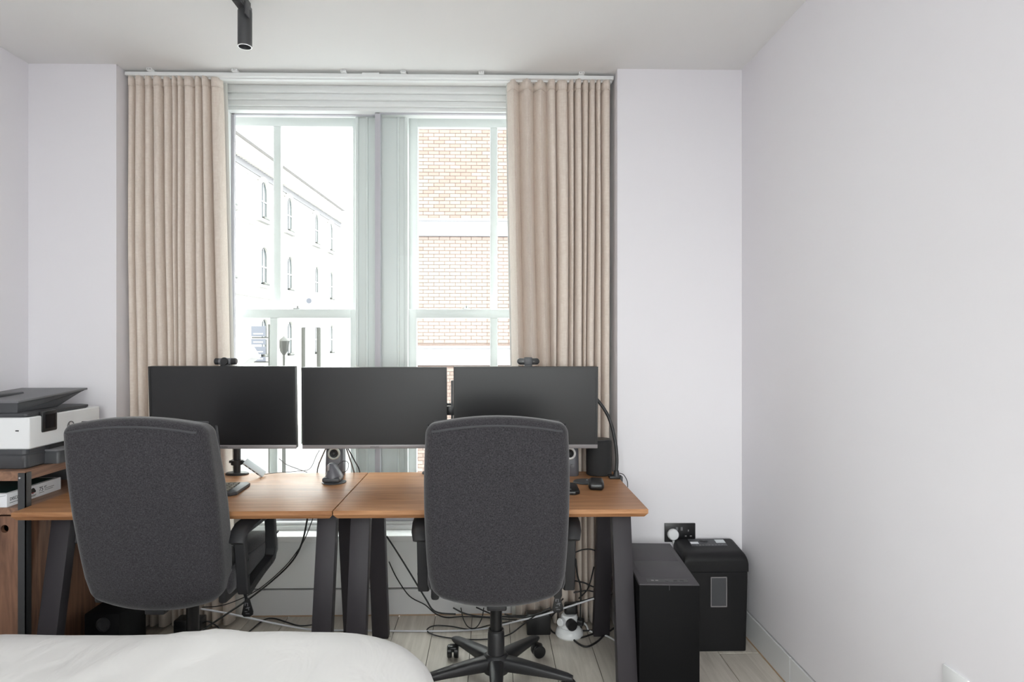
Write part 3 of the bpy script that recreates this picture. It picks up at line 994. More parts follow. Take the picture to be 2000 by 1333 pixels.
r = thing('usb_hub', 'slim silver hub propped against the monitor pole', 'hub', (-1.055, 2.885, DT))
o = obj('casing', B().box(-.052, .052, -.017, .017, -.006, .006, .002), 'lilac', r)
o.location = (0, 0, .040); o.rotation_euler = (math.radians(38), math.radians(38), math.radians(10))
for xa in (-.04, -.02, 0, .02):
    obj('port', B().box(xa, xa + .012, -.0176, -.017, -.0028, .0028), 'ink', o, False)

# ------------------------------------------------------------------ printer shelf on the left
SX0, SX1, SY0, SY1 = -2.08, -1.705, 2.385, 2.885
r = thing('printer_stand', 'walnut and angle-steel stand at the left wall', 'stand', ((SX0 + SX1) / 2, SY0, 0))
hx = (SX1 - SX0) / 2; dy = SY1 - SY0
obj('top_shelf', B().box(-hx, hx - .004, .004, dy, .838, .873, .001), 'walx', r, False)
obj('middle_shelf', B().box(-hx, hx - .004, .004, dy, .714, .739, .001), 'walx', r, False)
obj('side_panel', B().box(hx - .022, hx - .006, .022, dy - .01, .05, .712), 'wal', r, False)
obj('side_panel', B().box(-hx, -hx + .016, .022, dy - .01, .05, .712), 'wal', r, False)
obj('back_panel', B().box(-hx, hx - .006, dy - .010, dy, .05, .838), 'gplas2', r, False)
obj('bottom_panel', B().box(-hx, hx - .006, .022, dy - .01, .05, .068), 'wal', r, False)
# door with a finger hole
b = B()
hc, hzz, hr = hx - .080, .662, .0145
x0, x1, z0, z1 = -hx + .002, hx - .030, .06, .708
n = 24
inn = [(hc + hr * math.cos(2 * PI * k / n), hzz + hr * math.sin(2 * PI * k / n)) for k in range(n)]
def edge_pt(a):
    c, s = math.cos(a), math.sin(a); tt = 9e9
    if c > 1e-9: tt = min(tt, (x1 - hc) / c)
    if c < -1e-9: tt = min(tt, (x0 - hc) / c)
    if s > 1e-9: tt = min(tt, (z1 - hzz) / s)
    if s < -1e-9: tt = min(tt, (z0 - hzz) / s)
    return (hc + tt * c, hzz + tt * s)
angs = sorted([2 * PI * k / n for k in range(n)] + [math.atan2(zz - hzz, xx - hc) % (2 * PI) for xx in (x0, x1) for zz in (z0, z1)])
ii = [(hc + hr * math.cos(a), hzz + hr * math.sin(a)) for a in angs]
oo = [edge_pt(a) for a in angs]
m = len(angs)
L = [[b.bm.verts.new((p[0], yy, p[1])) for p in pts] for pts, yy in ((ii, .006), (oo, .006), (oo, .022), (ii, .022))]
for q in range(4):
    A_, B_ = L[q], L[(q + 1) % 4]
    for k in range(m):
        b.bm.faces.new((A_[k], A_[(k + 1) % m], B_[(k + 1) % m], B_[k]))
obj('door', b, 'wal', r, False)
for sx in (-1, 1):
    for yy, sg in ((0.0, 1), (dy, -1)):
        if sx < 0 and sg < 0: continue
        p = B()
        xa = hx if sx > 0 else -hx
        p.box(min(xa, xa - sx * .028), max(xa, xa - sx * .028), min(yy, yy + sg * .003), max(yy, yy + sg * .003), 0, .868)
        p.box(min(xa, xa - sx * .003), max(xa, xa - sx * .003), min(yy, yy + sg * .03), max(yy, yy + sg * .03), 0, .868)
        po = obj('corner_post', p, 'steel', r, False)
        if sg > 0:
            obj('bolt_head', B().lathe([(0, 0), (.0045, 0), (.0035, .003), (0, .004)], 12, Matrix.Translation((xa - sx * .020, 0, .850)) @ Matrix.Rotation(PI / 2, 4, 'X')), 'chrome', po)

# printer, its front facing right
PX1, PY0, PY1 = -1.735, 2.445, 2.875
r = thing('printer', 'white and grey inkjet printer on the walnut stand', 'printer', (-1.90, (PY0 + PY1) / 2, 0.873))
fx = PX1 + 1.90; bx_ = -.17; hy = (PY1 - PY0) / 2
ring = lambda x0, x1, ya, yb, rr, z: [Vector((x, y, z)) for x, y in rrect(x1 - x0, yb - ya, rr, 5, (x0 + x1) / 2, (ya + yb) / 2)]
obj('paper_base', B().loft([ring(bx_, fx - .004, -hy - .012, hy, .02, .0015), ring(bx_, fx, -hy - .014, hy + .002, .02, .006), ring(bx_, fx, -hy - .014, hy + .002, .02, .050), ring(bx_, fx - .006, -hy - .006, hy - .004, .02, .054), ring(bx_, fx - .006, -hy - .006, hy - .004, .02, .072)]), 'gplas', r)
obj('body', B().loft([ring(bx_, fx, -hy, hy, .006, .072), ring(bx_, fx + .004, -hy - .004, hy, .006, .076), ring(bx_, fx + .004, -hy - .004, hy, .006, .188), ring(bx_, fx, -hy, hy, .006, .192)]), 'wplas', r)
obj('output_slot', B().box(fx - .05, fx + .0055, -hy + .10, hy - .06, .052, .070), 'ink', r, False)
tr = obj('paper_tray', B().loft([ring(fx - .04, fx + .055, -hy + .085, hy - .06, .014, .002), ring(fx - .04, fx + .055, -hy + .085, hy - .06, .014, .040), ring(fx - .04, fx + .050, -hy + .09, hy - .065, .014, .050)]), 'gplas', r)
obj('tray_lid', B().loft([ring(fx - .03, fx + .052, -hy + .088, hy - .063, .012, .050), ring(fx - .03, fx + .046, -hy + .094, hy - .069, .012, .056)]), 'gplas2', tr)
obj('scanner_lid', B().loft([ring(bx_, fx - .012, -hy - .002, hy - .06, .016, .192), ring(bx_, fx - .006, -hy - .004, hy - .055, .016, .197), ring(bx_, fx - .006, -hy - .004, hy - .055, .016, .206), ring(bx_, fx - .020, -hy + .008, hy - .07, .016, .209)]), 'gplas', r)
# document feeder: a wedge that flares up to a thin tray at its right-hand end
fd = B()
fd.prism([(-hy + .010, .209), (.02, .209), (hy - .075, .254), (hy - .02, .262), (hy - .02, .268), (-hy + .010, .246)], bx_ + .01, fx - .050, 'x', .004)
fo = obj('document_feeder', fd, 'gplas', r)
obj('feeder_tray', B().prism([(-hy + .004, .246), (hy - .012, .266), (hy - .012, .274), (-hy + .004, .254)], bx_ + .004, fx - .042, 'x', .002), 'gplas2', fo)
obj('feeder_cover', B().box(bx_ + .02, -.02, -hy + .02, .02, .257, .272, .006), 'gplas', fo)
tp = obj('touch_screen', B().box(fx - .01, fx + .010, -hy + .060, -hy + .145, .126, .208, .006), 'plas2', r)
obj('display', B().box(fx + .0095, fx + .0108, -hy + .074, -hy + .131, .140, .194), 'mirror', tp, False)
obj('usb_port', B().box(.118, .130, -hy - .0055, -hy - .0035, .140, .1445), 'ink', r, False)
lg = obj('logo_disc', B().lathe([(.0185, 0), (.0225, 0), (.0225, .002), (.0185, .002), (.0185, 0)], 40, Matrix.Translation((fx + .004, -hy + .232, .128)) @ Matrix.Rotation(PI / 2, 4, 'Y')), 'gplas2', r)
text('logo_letters', 'hp', .034, 'gplas2', lg, (fx + .0045, -hy + .213, .120), (PI / 2, 0, PI / 2), .0005, 0.28)

# ream of paper on the middle shelf
r = thing('paper_ream', 'wrapped ream of printer paper on the stand shelf', 'paper ream', (-1.885, 2.395, 0.739))
obj('wrapper', B().box(-.105, .105, 0, .297, 0, .050, .002), 'paper', r)
obj('top_label', B().box(-.09, .09, .018, .280, .0500, .0506), 'green', r, False)
obj('end_fold', B().prism([(-.095, .004), (.100, .045), (.102, .044), (-.093, .003)], -.0008, .0, 'y'), 'gplas2', r, False)
text('brand_lettering', 'DISCOVERY.', .0165, 'ink', r, (.1054, .014, .022), (PI / 2, 0, PI / 2), .0002)
text('weight_lettering', '75', .024, 'ink', r, (.1054, .168, .020), (PI / 2, 0, PI / 2), .0002)
text('unit_lettering', 'g/m²', .008, 'ink', r, (.1054, .197, .031), (PI / 2, 0, PI / 2), .0002)
em = obj('tree_emblem', B().prism([(a - .020, c) for a, c in ((.152, .018), (.156, .018), (.156, .024), (.168, .022), (.171, .027), (.167, .032), (.163, .038), (.154, .042), (.145, .038), (.141, .032), (.137, .027), (.140, .022), (.152, .024))], .1050, .1054, 'x'), 'ink', r, False)
obj('emblem_accent', B().box(.1053, .1056, .126, .142, .021, .0235), 'red', em, False)
b = B()
for (y0, y1, z) in ((.014, .085, .0125), (.118, .152, .012), (.120, .148, .0085), (.200, .255, .0245), (.200, .248, .018), (.168, .196, .013)):
    b.box(.1050, .1054, y0, y1, z, z + .002)
tag(obj('small_print', b, 'gplas2', r, False), kind='stuff')

# subwoofer under the left desk
r = thing('subwoofer', 'black subwoofer box on the floor under the left desk', 'subwoofer', (-1.560, 2.60, 0))
obj('cabinet', B().box(-.068, .072, 0, .20, 0.006, .258, .004), 'pcase', r)
obj('port_ring', B().lathe([(.021, 0), (.029, 0), (.027, .004), (.021, .004), (.021, 0)], 32, Matrix.Translation((.008, 0, .215)) @ Matrix.Rotation(PI / 2, 4, 'X')), 'plas', r)
obj('port_tube', B().lathe([(0, -.001), (.021, -.001), (.021, .002), (.018, .001), (0, .0005)], 32, Matrix.Translation((.008, 0, .215)) @ Matrix.Rotation(PI / 2, 4, 'X')), 'ink', r)
for sx in (-.055, .058):
    for yy in (.02, .18):
        obj('foot', B().cyl((sx, yy, 0), (sx, yy, .008), .01, 12), 'plas', r)

# ------------------------------------------------------------------ computer tower, shredder, sockets
r = thing('computer_tower', 'black computer tower beside the desk leg', 'computer', (0.656, 2.333, 0), math.radians(-3.2))
w2, dd, hh = .110, .482, .46
obj('case', B().box(-w2, w2, .012, dd, .014, hh - .012, .003), 'pcase', r)
obj('front_door', B().box(-w2, w2, 0, .0105, .014, hh - .004, .002), 'pcase', r)
tpn = obj('top_cover', B().box(-w2, w2, 0.001, dd, hh - .012, hh, .003), 'pctop', r)
for a, c in ((.070, .250), (.252, dd - .012)):
    obj('top_panel', B().box(-w2 + .018, w2 - .018, a, c, hh - .001, hh + .0012, .001), 'pctop', tpn)
io = obj('port_strip', B().box(-.075, .075, .020, .052, hh - .001, hh + .0008), 'plas', tpn, False)
for a, c, mm in ((-.060, -.050, 'chin'), (-.044, -.034, 'chin'), (.022, .036, 'ink'), (.046, .060, 'ink')):
    obj('port', B().box(a, c, .031, .039, hh, hh + .0014), mm, io, False)
obj('power_button', B().lathe([(0, 0), (.007, 0), (.006, .002), (0, .002)], 20, Matrix.Translation((-.002, .036, hh))), 'plas2', io)
obj('door_notch', B().box(-.0015, .0015, -.0008, .002, hh - .022, hh - .005), 'ink', r, False)
for sx in (-.08, .08):
    for yy in (.05, dd - .05):
        obj('foot', B().box(sx - .015, sx + .015, yy - .03, yy + .03, 0, .015), 'plas', r, False)

r = thing('paper_shredder', 'black paper shredder in the corner by the right wall', 'shredder', (0.983, 2.765, 0))
b = B()
hw = .140
prof = lambda y0, y1, ins: [Vector((x, y, 0)) for x, y in rrect(2 * hw - 2 * ins, y1 - y0, .012, 4, 0, (y0 + y1) / 2)]
rings = []
for z, ins, y0, y1 in ((0.0, .006, .004, .160), (.30, 0.0, 0.0, .162), (.345, 0.0, 0.0, .162)):
    rings.append([p + Vector((0, 0, z)) for p in prof(y0, y1, ins)])
obj('bin', B().loft(rings), 'shred', r)
rings = []
side = [(0.0, .347), (0.0, .390)]
for k in range(1, 9):
    q_ = PI / 2 * k / 8
    side.append((.050 * (1 - math.cos(q_)), .390 + .038 * math.sin(q_)))
side += [(.12, .4385), (.158, .4435), (.164, .438), (.165, .347)]
RS = .028
stations = [(-hw - .001 + RS * (1 - math.sin(PI / 2 * k / 7)), RS * (1 - math.cos(PI / 2 * (7 - k) / 7) ) if False else RS * (1 - math.cos(PI / 2 * k / 7))) for k in range(7, 0, -1)]
stations = stations + [(-hw - .001 + RS, 0.0)]
stations = stations + [(-x_, d_) for x_, d_ in reversed(stations)]
for x_, d_ in stations:
    rings.append([Vector((x_, y_, z_ - d_ * max(0.0, (z_ - .347) / .0965))) for y_, z_ in side])
hd = obj('cutter_head', B().loft(rings), 'shred', r, angle=40)
sl = lambda y: .4315 + (y - .080) * 0.155
def flat(x0, x1, y0, y1, dz=.0025):
    q = B()
    z0, z1 = sl(y0), sl(y1)
    q.bm.verts.new
    vs = [q.bm.verts.new(p) for p in ((x0, y0, z0), (x1, y0, z0), (x1, y1, z1), (x0, y1, z1), (x0, y0, z0 + dz), (x1, y0, z0 + dz), (x1, y1, z1 + dz), (x0, y1, z1 + dz))]
    for f in ((0, 3, 2, 1), (4, 5, 6, 7), (0, 1, 5, 4), (1, 2, 6, 5), (2, 3, 7, 6), (3, 0, 4, 7)):
        q.bm.faces.new([vs[i] for i in f])
    return q
obj('control_panel', flat(-.080, .082, .084, .152, .0022), 'gplas', hd, False)
obj('sticker', flat(-.078, -.042, .104, .122, .0032), 'paper', hd, False)
obj('sticker', flat(.040, .082, .112, .142, .0032), 'lilac', hd, False)
obj('paper_slot', flat(-.085, .085, .0765, .0805, .0012), 'ink', hd, False)
q = B()
for k in range(3):
    a = k * 2.1 + .4
    c_, s_ = math.cos(a), math.sin(a)
    q.obar((-.014 - .018 * c_, .128 - .010 * s_, sl(.128) + .002), (-.014 + .018 * c_, .128 + .010 * s_, sl(.128) + .004), .007, .005, 0)
obj('rocker_switch', q, 'ink', hd, False)
q = B()
for k in range(9):
    x = -.060 + k * .0145
    q.box(x, x + .007, .088, .095, sl(.09) + .001, sl(.09) + .0034)
q.box(.066, .080, .089, .092, sl(.09) + .001, sl(.09) + .0032)
tag(obj('icons', q, 'gplas2', hd, False), kind='stuff')
wf = B()
wx0, wx1, wz0, wz1 = -.026, .046, .195, .326
wf.box(wx0, wx0 + .004, -.004, .002, wz0, wz1, .001).box(wx1 - .004, wx1, -.004, .002, wz0, wz1, .001).box(wx0, wx1, -.004, .002, wz1 - .004, wz1, .001).box(wx0, wx1, -.004, .002, wz0, wz0 + .005, .001)
wo = obj('window_frame', wf, 'chin', r, False)
obj('window_pane', B().box(wx0 + .003, wx1 - .003, -.002, .0005, wz0 + .004, wz1 - .003), 'gplas', wo, False)

r = thing('double_socket', 'black double wall socket above the computer tower', 'socket', (0.878, YF, 0.465))
obj('plate', B().box(-.0715, .0715, -.009, 0, -.043, .043, .0015), 'plas2', r)
for xa in (-.020, .002):
    obj('rocker', B().box(xa, xa + .010, -.0115, -.008, .010, .026, .001), 'gplas2', r, False)
for a, c, e, g in ((.036, .041, .006, .014), (.022, .030, -.018, -.013), (.046, .054, -.018, -.013)):
    obj('pin_hole', B().box(a, c, -.0096, -.0088, e, g), 'chin', r, False)
r = thing('mains_plug', 'white mains plug in the black wall socket', 'plug', (0.842, YF - .010, 0.460))
obj('plug_body', B().lathe([(0, 0), (.024, 0), (.026, .004), (.0255, .018), (.021, .024), (0, .026)], 32, Matrix.Rotation(PI / 2, 4, 'X')), 'wplas', r)
obj('cord', B().tube([(.002, -.010, -.022), (.004, -.009, -.045), (.006, -.006, -.075), (.006, -.005, -.13), (.004, -.005, -.24), (0, -.005, -.33)], .004, 8), 'wplas', r)
obj('cord_sleeve', B().cyl((.001, -.010, -.020), (.004, -.009, -.045), .006, 12, r2=.0045), 'wplas', r)

r = thing('wall_plate', 'white wall plate low on the right wall', 'wall plate', (XR, 1.581, 0.478))
obj('plate', B().box(-.006, 0, -.043, .043, -.043, .043, .0015), 'wplas', r)

# ------------------------------------------------------------------ track spotlight
r = thing('track_spotlight', 'black cylindrical spotlight on a ceiling track', 'spotlight', (-0.913, 2.40, ZC))
obj('track', B().box(-.018, .018, -1.5, .012, -.030, 0, .002).box(-.018, -.012, -1.5, .010, -.036, -.03).box(.012, .018, -1.5, .010, -.036, -.03), 'spot', r, False)
obj('adapter', B().box(-.015, .015, -.08, .0, -.040, -.028, .002).box(.016, .022, -.05, .014, -.070, -.02, .002), 'spot', r)
ln = obj('lamp_tube', B().lathe([(0, -.034), (.024, -.034), (.0255, -.038), (.0255, -.165), (.0235, -.168), (.0225, -.166), (.0215, -.140), (0, -.138)], 36), 'spot', r)
obj('rim', B().lathe([(.0225, -.167), (.0252, -.167), (.0252, -.1695), (.0225, -.1695), (.0225, -.167)], 36), 'chrome', ln)

# ------------------------------------------------------------------ bed
r = thing('bed', 'bed with a rumpled white duvet in the foreground', 'bed', (-0.872, 0.80, 0))
BW, BL = 1.52, 2.05
obj('base', B().loft([[Vector((x, y, z)) for x, y in rrect(BW - .14, BL - .16, .26, 8)] for z in (0.0, .24)]), 'skirt', r)
obj('mattress', B().loft([[Vector((x, y, z)) for x, y in rrect(BW - .10 - 2 * i, BL - .10 - 2 * i, .27 - i, 8)] for z, i in ((.24, .02), (.26, 0), (.44, 0), (.50, .03), (.515, .08))]), 'duvet', r)
b = B(); rings = []
steps = [(.10, -.004), (.20, -.002), (.30, -.004), (.40, .0), (.472, .008), (.514, .022), (.544, .046), (.561, .080), (.571, .125)] 
def dv(p, k):
    x, y, z = p
    w_ = noise.noise((x * 3.1, y * 3.1, 0.3)) * .007 + noise.noise((x * 8, y * 6, 1.7)) * .0035
    s_ = math.exp(-((x - .155 - .25 * (y - 1.0)) / .05) ** 2) * math.exp(-((y - .90) / .22) ** 2) * .013
    s_ += math.exp(-((x - .03 - .5 * (y - .9)) / .035) ** 2) * math.exp(-((y - .80) / .20) ** 2) * .012
    s_ += math.exp(-((y - .70 - .06 * x) / .02) ** 2) * (1 / (1 + math.exp((x + .25) * 12))) * .010
    if z < .42:
        a = math.atan2(y, x)
        w2_ = .003 * math.sin(a * 46) * (.42 - z) / .3
        return Vector((x * (1 + w2_ * .5), y * (1 + w2_ * .3), z))
    return Vector((x, y, z + w_ + s_))
for z, ins in steps:
    rings.append([dv((x, y, z), 0) for x, y in rrect(BW - 2 * ins, BL - 2 * ins, .30 - ins * .6, 14)])
NR = 26
base_r = rrect(BW - .25, BL - .25, .30 - .075, 14)
for k in range(1, NR + 1):
    t = 1 - k / (NR + .6)
    rings.append([dv((x * t, y * t, 0.573 + .006 * (1 - t)), 1) for x, y in base_r])
vr = []
for ring_ in rings:
    # resample every ring to the same point count with extra points along the straight sides
    q = []
    n = len(ring_)
    for i in range(n):
        a, c = ring_[i], ring_[(i + 1) % n]
        seg = 20 if (i % 15 == 14) else 1
        for s in range(seg):
            q.append(a.lerp(c, s / seg))
    vr.append(q)
top0 = len(steps)
for k in range(len(vr)):
    if k >= 4:
        vr[k] = [Vector((p.x, p.y, p.z)) for p in vr[k]]
b2 = []
for k, ring_ in enumerate(vr):
    zbase = steps[k][0] if k < top0 else 0.573 + .006 * ((k - top0 + 1) / (NR + .6))
    b2.append([dv((p.x, p.y, zbase), 1) if zbase >= .42 else p for p in ring_])
b.loft(b2)
obj('duvet', b, 'duvet', r, angle=80)

# ------------------------------------------------------------------ white power tower and cables
r = thing('extension_block', 'round white extension block on the floor under the desk end', 'extension lead', (0.362, 2.935, 0))
obj('base', B().lathe([(0, 0), (.058, 0), (.064, .008), (.063, .020), (.057, .034), (.048, .042), (0, .044)], 36), 'wplas', r)
obj('tower', B().lathe([(0, .042), (.042, .042), (.040, .085), (.033, .098), (0, .101)], 28), 'wplas', r)
obj('plug', B().cyl((0, -.034, .070), (.008, -.066, .070), .024, 20, bev=.004), 'plas2', r)
obj('plug', B().rbox((.006, .002, .124), (.060, .044, .050), .012, 3, 2), 'plas2', r)
obj('plug', B().cyl((-.028, -.022, .072), (-.050, -.044, .078), .018, 20, bev=.004), 'wplas', r)
obj('plug', B().cyl((.034, -.008, .068), (.064, -.018, .068), .019, 20, bev=.004), 'plas2', r)

CABLES = {
    'hang_thick': [(-0.831,2.93,0.553),(-0.868,2.97,0.425),(-0.92,3.0,0.332),(-1.002,3.02,0.247),(-1.095,2.95,0.18),(-1.17,2.85,0.144),(-1.239,2.78,0.108)],
    'hang_thin': [(-0.811,2.95,0.548),(-0.861,3.0,0.439),(-0.907,3.02,0.366),(-0.977,3.03,0.281),(-1.09,3.0,0.191),(-1.232,3.0,0.128),(-1.338,3.0,0.117)],
    'white': [(-1.3,2.9,0.151),(-1.199,2.92,0.123),(-1.076,2.96,0.075),(-0.942,2.98,0.036),(-0.819,3.002,0.006),(-0.614,2.99,0.006),(-0.375,2.98,0.006),(-0.162,2.978,0.006),(-0.019,3.001,0.006),(0.123,2.96,0.056),(0.237,2.9,0.109),(0.351,2.88,0.154),(0.464,2.86,0.198)],
    'hump': [(-1.127,2.912,0.006),(-1.115,3.004,0.006),(-1.094,3.113,0.006),(-1.051,3.129,0.006),(-0.976,3.087,0.006),(-0.903,3.047,0.006),(-0.841,3.057,0.006),(-0.78,3.083,0.006)],
    'r_thick': [(-0.479,2.96,0.454),(-0.435,2.98,0.376),(-0.372,2.95,0.291),(-0.296,2.9,0.193),(-0.248,2.88,0.138),(-0.158,2.9,0.117)],
    'r_thin': [(-0.477,3.02,0.315),(-0.445,3.05,0.227),(-0.386,3.06,0.137),(-0.313,3.06,0.095),(-0.265,3.07,0.049),(-0.214,3.122,0.006),(-0.133,3.132,0.006),(0.005,3.112,0.006),(0.128,3.086,0.006)],
    'loop': [(0.202,2.9,0.107),(0.145,2.93,0.05),(0.075,2.926,0.006),(-0.042,2.888,0.006),(-0.181,2.906,0.006),(-0.265,2.943,0.006),(-0.296,2.991,0.006),(-0.266,3.033,0.006),(-0.189,3.026,0.006),(-0.091,2.992,0.006),(0.005,3.039,0.006),(0.103,3.07,0.006)],
    'droop1': [(-0.141,3.05,0.083),(-0.129,3.05,0.029),(-0.103,3.01,0.008),(-0.067,3.01,0.007),(-0.041,3.05,0.033),(-0.032,3.05,0.082)],
    'run1': [(-0.175,3.0,0.104),(-0.115,3.0,0.075),(-0.019,3.0,0.059),(0.101,3.0,0.063),(0.196,2.98,0.075),(0.265,2.95,0.116)],
    'run2': [(-0.068,3.02,0.097),(0.029,3.02,0.057),(0.125,3.0,0.058),(0.207,2.97,0.077),(0.288,2.95,0.116),(0.336,2.95,0.163)],
    'run3': [(0.063,2.9,0.115),(0.144,2.9,0.098),(0.212,2.88,0.123),(0.27,2.88,0.15)],
    'tallloop': [(0.388,2.95,0.375),(0.431,2.95,0.389),(0.478,2.95,0.386),(0.529,2.97,0.344)],
    'vert1': [(0.386,2.9,0.364),(0.395,2.9,0.287),(0.409,2.9,0.229),(0.409,2.9,0.112),(0.416,2.93,0.034),(0.424,2.95,0.006)],
    'cross1': [(0.386,2.97,0.238),(0.434,2.97,0.228),(0.481,2.97,0.208),(0.543,2.98,0.197)],
    'cross2': [(0.381,2.93,0.198),(0.44,2.93,0.207),(0.475,2.93,0.202),(0.551,2.96,0.185)],
    'cross3': [(0.375,2.92,0.156),(0.426,2.92,0.165),(0.478,2.92,0.18),(0.563,2.96,0.18)],
    'diag': [(0.483,2.98,0.298),(0.464,2.98,0.221),(0.444,2.96,0.193),(0.406,2.94,0.166)],
    'floorloop': [(0.582,2.994,0.006),(0.526,2.926,0.006),(0.474,2.852,0.006),(0.422,2.81,0.006),(0.388,2.845,0.006),(0.365,2.915,0.006),(0.366,2.961,0.006),(0.409,2.965,0.006),(0.481,2.969,0.006),(0.555,2.978,0.006)],
    'floorarc': [(0.267,2.98,0.044),(0.285,2.963,0.006),(0.332,2.915,0.006),(0.399,2.894,0.006),(0.463,2.928,0.006),(0.503,2.958,0.006)],
    'white2': [(0.424,2.95,0.055),(0.444,2.96,0.034),(0.457,2.97,0.006),(0.488,2.938,0.006),(0.53,2.911,0.006),(0.561,2.865,0.006)],
    'lamp': [(0.575,2.84,0.764),(0.595,2.85,0.755),(0.613,2.86,0.725),(0.62,2.88,0.693)],
    'hub1': [(-1.032,2.89,0.754),(-0.972,2.93,0.754),(-0.886,2.95,0.757),(-0.828,2.95,0.768),(-0.797,2.95,0.829),(-0.783,2.95,0.853)],
    'hub2': [(-0.971,2.96,0.814),(-0.936,2.96,0.786),(-0.886,2.95,0.769),(-0.834,2.93,0.756)],
    'mon_a': [(-0.732,2.86,0.875),(-0.761,2.9,0.826),(-0.788,2.95,0.782),(-0.808,3.0,0.725),(-0.816,3.02,0.553)],
    'mon_b': [(-0.64,2.86,0.874),(-0.635,2.9,0.826),(-0.631,2.98,0.74),(-0.637,3.02,0.672)],
    'mon_c': [(-0.633,2.86,0.874),(-0.618,2.92,0.811),(-0.607,2.98,0.752),(-0.611,3.02,0.672)],
    'mousecord': [(-0.657,2.77,0.817),(-0.641,2.78,0.832),(-0.624,2.8,0.828),(-0.622,2.82,0.807),(-0.64,2.85,0.776),(-0.687,2.9,0.757)],
}
CL = {
 'hang_thick': ('thick black cable hanging from the left desk towards its floor corner', .0042, 'rubber'),
 'hang_thin': ('thin black cable hanging beside the thick one under the left desk', .0022, 'rubber'),
 'white': ('white cable trailing across the floor beneath both desks', .0042, 'wcable'),
 'hump': ('black cable curling on the floor between the bed and skirting', .0035, 'rubber'),
 'r_thick': ('thick black cable hanging just left of the right chair', .0038, 'rubber'),
 'r_thin': ('thin black cable sagging to the floor left of the right chair', .0028, 'rubber'),
 'loop': ('long black cable looped on the floor by the chair column', .0030, 'rubber'),
 'droop1': ('short black cable drooping in a loop below the right chair back', .0024, 'rubber'),
 'run1': ('upper black cable of the tangle running behind the chair column', .0038, 'rubber'),
 'run2': ('middle black cable of the tangle running behind the chair column', .0034, 'rubber'),
 'run3': ('front black cable of the tangle running behind the chair column', .0034, 'rubber'),
 'tallloop': ('black cable arching high between the right chair and desk leg', .0032, 'rubber'),
 'vert1': ('black cable dropping straight down beside the white extension block', .0042, 'rubber'),
 'cross1': ('top black cable of those crossing to the right desk leg', .0036, 'rubber'),
 'cross2': ('middle black cable of those crossing to the right desk leg', .0038, 'rubber'),
 'cross3': ('lowest black cable of those crossing to the right desk leg', .0034, 'rubber'),
 'diag': ('black cable slanting down along the beige curtain by the desk leg', .0032, 'rubber'),
 'floorloop': ('black cable looped on the floor in front of the desk leg', .0042, 'rubber'),
 'floorarc': ('black cable curving round the front of the white extension block', .0038, 'rubber'),
 'white2': ('short white cable running from the extension block to the desk leg', .0042, 'wplas'),
 'lamp': ('thin black lamp cord dropping over the desk corner', .0018, 'rubber'),
 'hub1': ('thin grey cord looping across the desk from the silver hub', .0016, 'gcable'),
 'hub2': ('thin dark cord curling up behind the silver hub', .0018, 'gcable'),
 'mon_a': ('grey cable hanging left of the speaker under the middle monitor', .0034, 'gcable'),
 'mon_b': ('grey cable hanging right of the speaker under the middle monitor', .0034, 'gcable'),
 'mon_c': ('black cable hanging beside the grey one under the middle monitor', .0028, 'rubber'),
 'mousecord': ('thin dark cord looping over the tall ergonomic mouse', .0016, 'rubber'),
}
for k, pts in CABLES.items():
    lab, rad, mm = CL[k]
    tag(obj('cable', B().tube([(x, y, max(z, rad)) for x, y, z in pts], rad, 8, smooth=6), mm, angle=80), lab, 'cable', 'loose cables around the desks')
# adaptor bricks lying among the cables
r = thing('power_adaptor', 'black power adaptor on the floor right of the subwoofer', 'adaptor', (-1.36, 2.93, 0))
obj('case', B().box(-.06, .06, -.035, .035, 0, .10, .006), 'plas2', r)
obj('lead', B().tube([(.05, 0, .07), (.09, -.02, .09), (.13, .0, .05), (.16, .0, .006)], .003, 8), 'rubber', r)
r = thing('power_adaptor', 'black power adaptor among cables behind the right chair column', 'adaptor', (0.222, 2.965, 0))
obj('case', B().box(-.055, .055, -.03, .03, 0, .095, .006), 'plas2', r)
obj('lead', B().tube([(.05, 0, .06), (.07, -.01, .09), (.085, -.03, .11)], .003, 8), 'rubber', r)

# ------------------------------------------------------------------ outside
GZ = -3.4
smesh('ground', B().box(-60, 40, -60, 120, GZ - .3, GZ), 'asph', 'pale street far below the window')

# brick building straight across the street
BY = 13.5
r = thing('brick_building', 'sunlit orange brick building across the street', 'building', (0, BY, 0))
bx0, bx1, bz1 = -2.20, 7.0, 9.5
obj('wall_core', B().box(bx0, bx1, .012, 5, GZ, bz1), 'mortar', r, False)
bands = ((3.571, 3.938), (0.854, 1.264))
for z0, z1 in bands:
    o = obj('concrete_band', B().box(bx0 - .03, bx1, -.05, .10, z0, z1, .006, 1), 'conc', r, False)
    obj('drip_edge', B().box(bx0 - .04, bx1, -.075, -.04, z1 - .05, z1), 'conc', o, False)
    obj('band_joint', B().box(bx0 - .03, bx1, -.053, -.049, z0 + (z1 - z0) * .62, z0 + (z1 - z0) * .65), 'stone2', o, False)
bl, bh, pz = .215, .065, .075
bm_ = B().box(0, bl, 0, .03, 0, bh).mesh('brick', False)
bm_.materials.append(M['brick'])
hm_ = B()
nobj = 0
ri = 0
z = GZ
while z < bz1 - .1:
    ri += 1
    inb = any(z + bh > a and z < c for a, c in bands)
    if not inb:
        x = bx0 + (0 if ri % 2 else -.1125)
        while x < bx1 - .01:
            xa, xb = max(x, bx0), min(x + bl, bx1)
            near = -1.62 < x < 0.30 and 1.26 < z < 3.58
            if near and nobj < 300 and xb - xa > .2:
                obj('brick', bm_, 'brick', r, loc=(x, random.uniform(-.002, .002), z)); nobj += 1
            elif xb - xa > .03 and x < 3.2:
                hm_.box(xa, xb, random.uniform(-.002, .002), .03, z, z + bh)
            x += .225
    z += pz
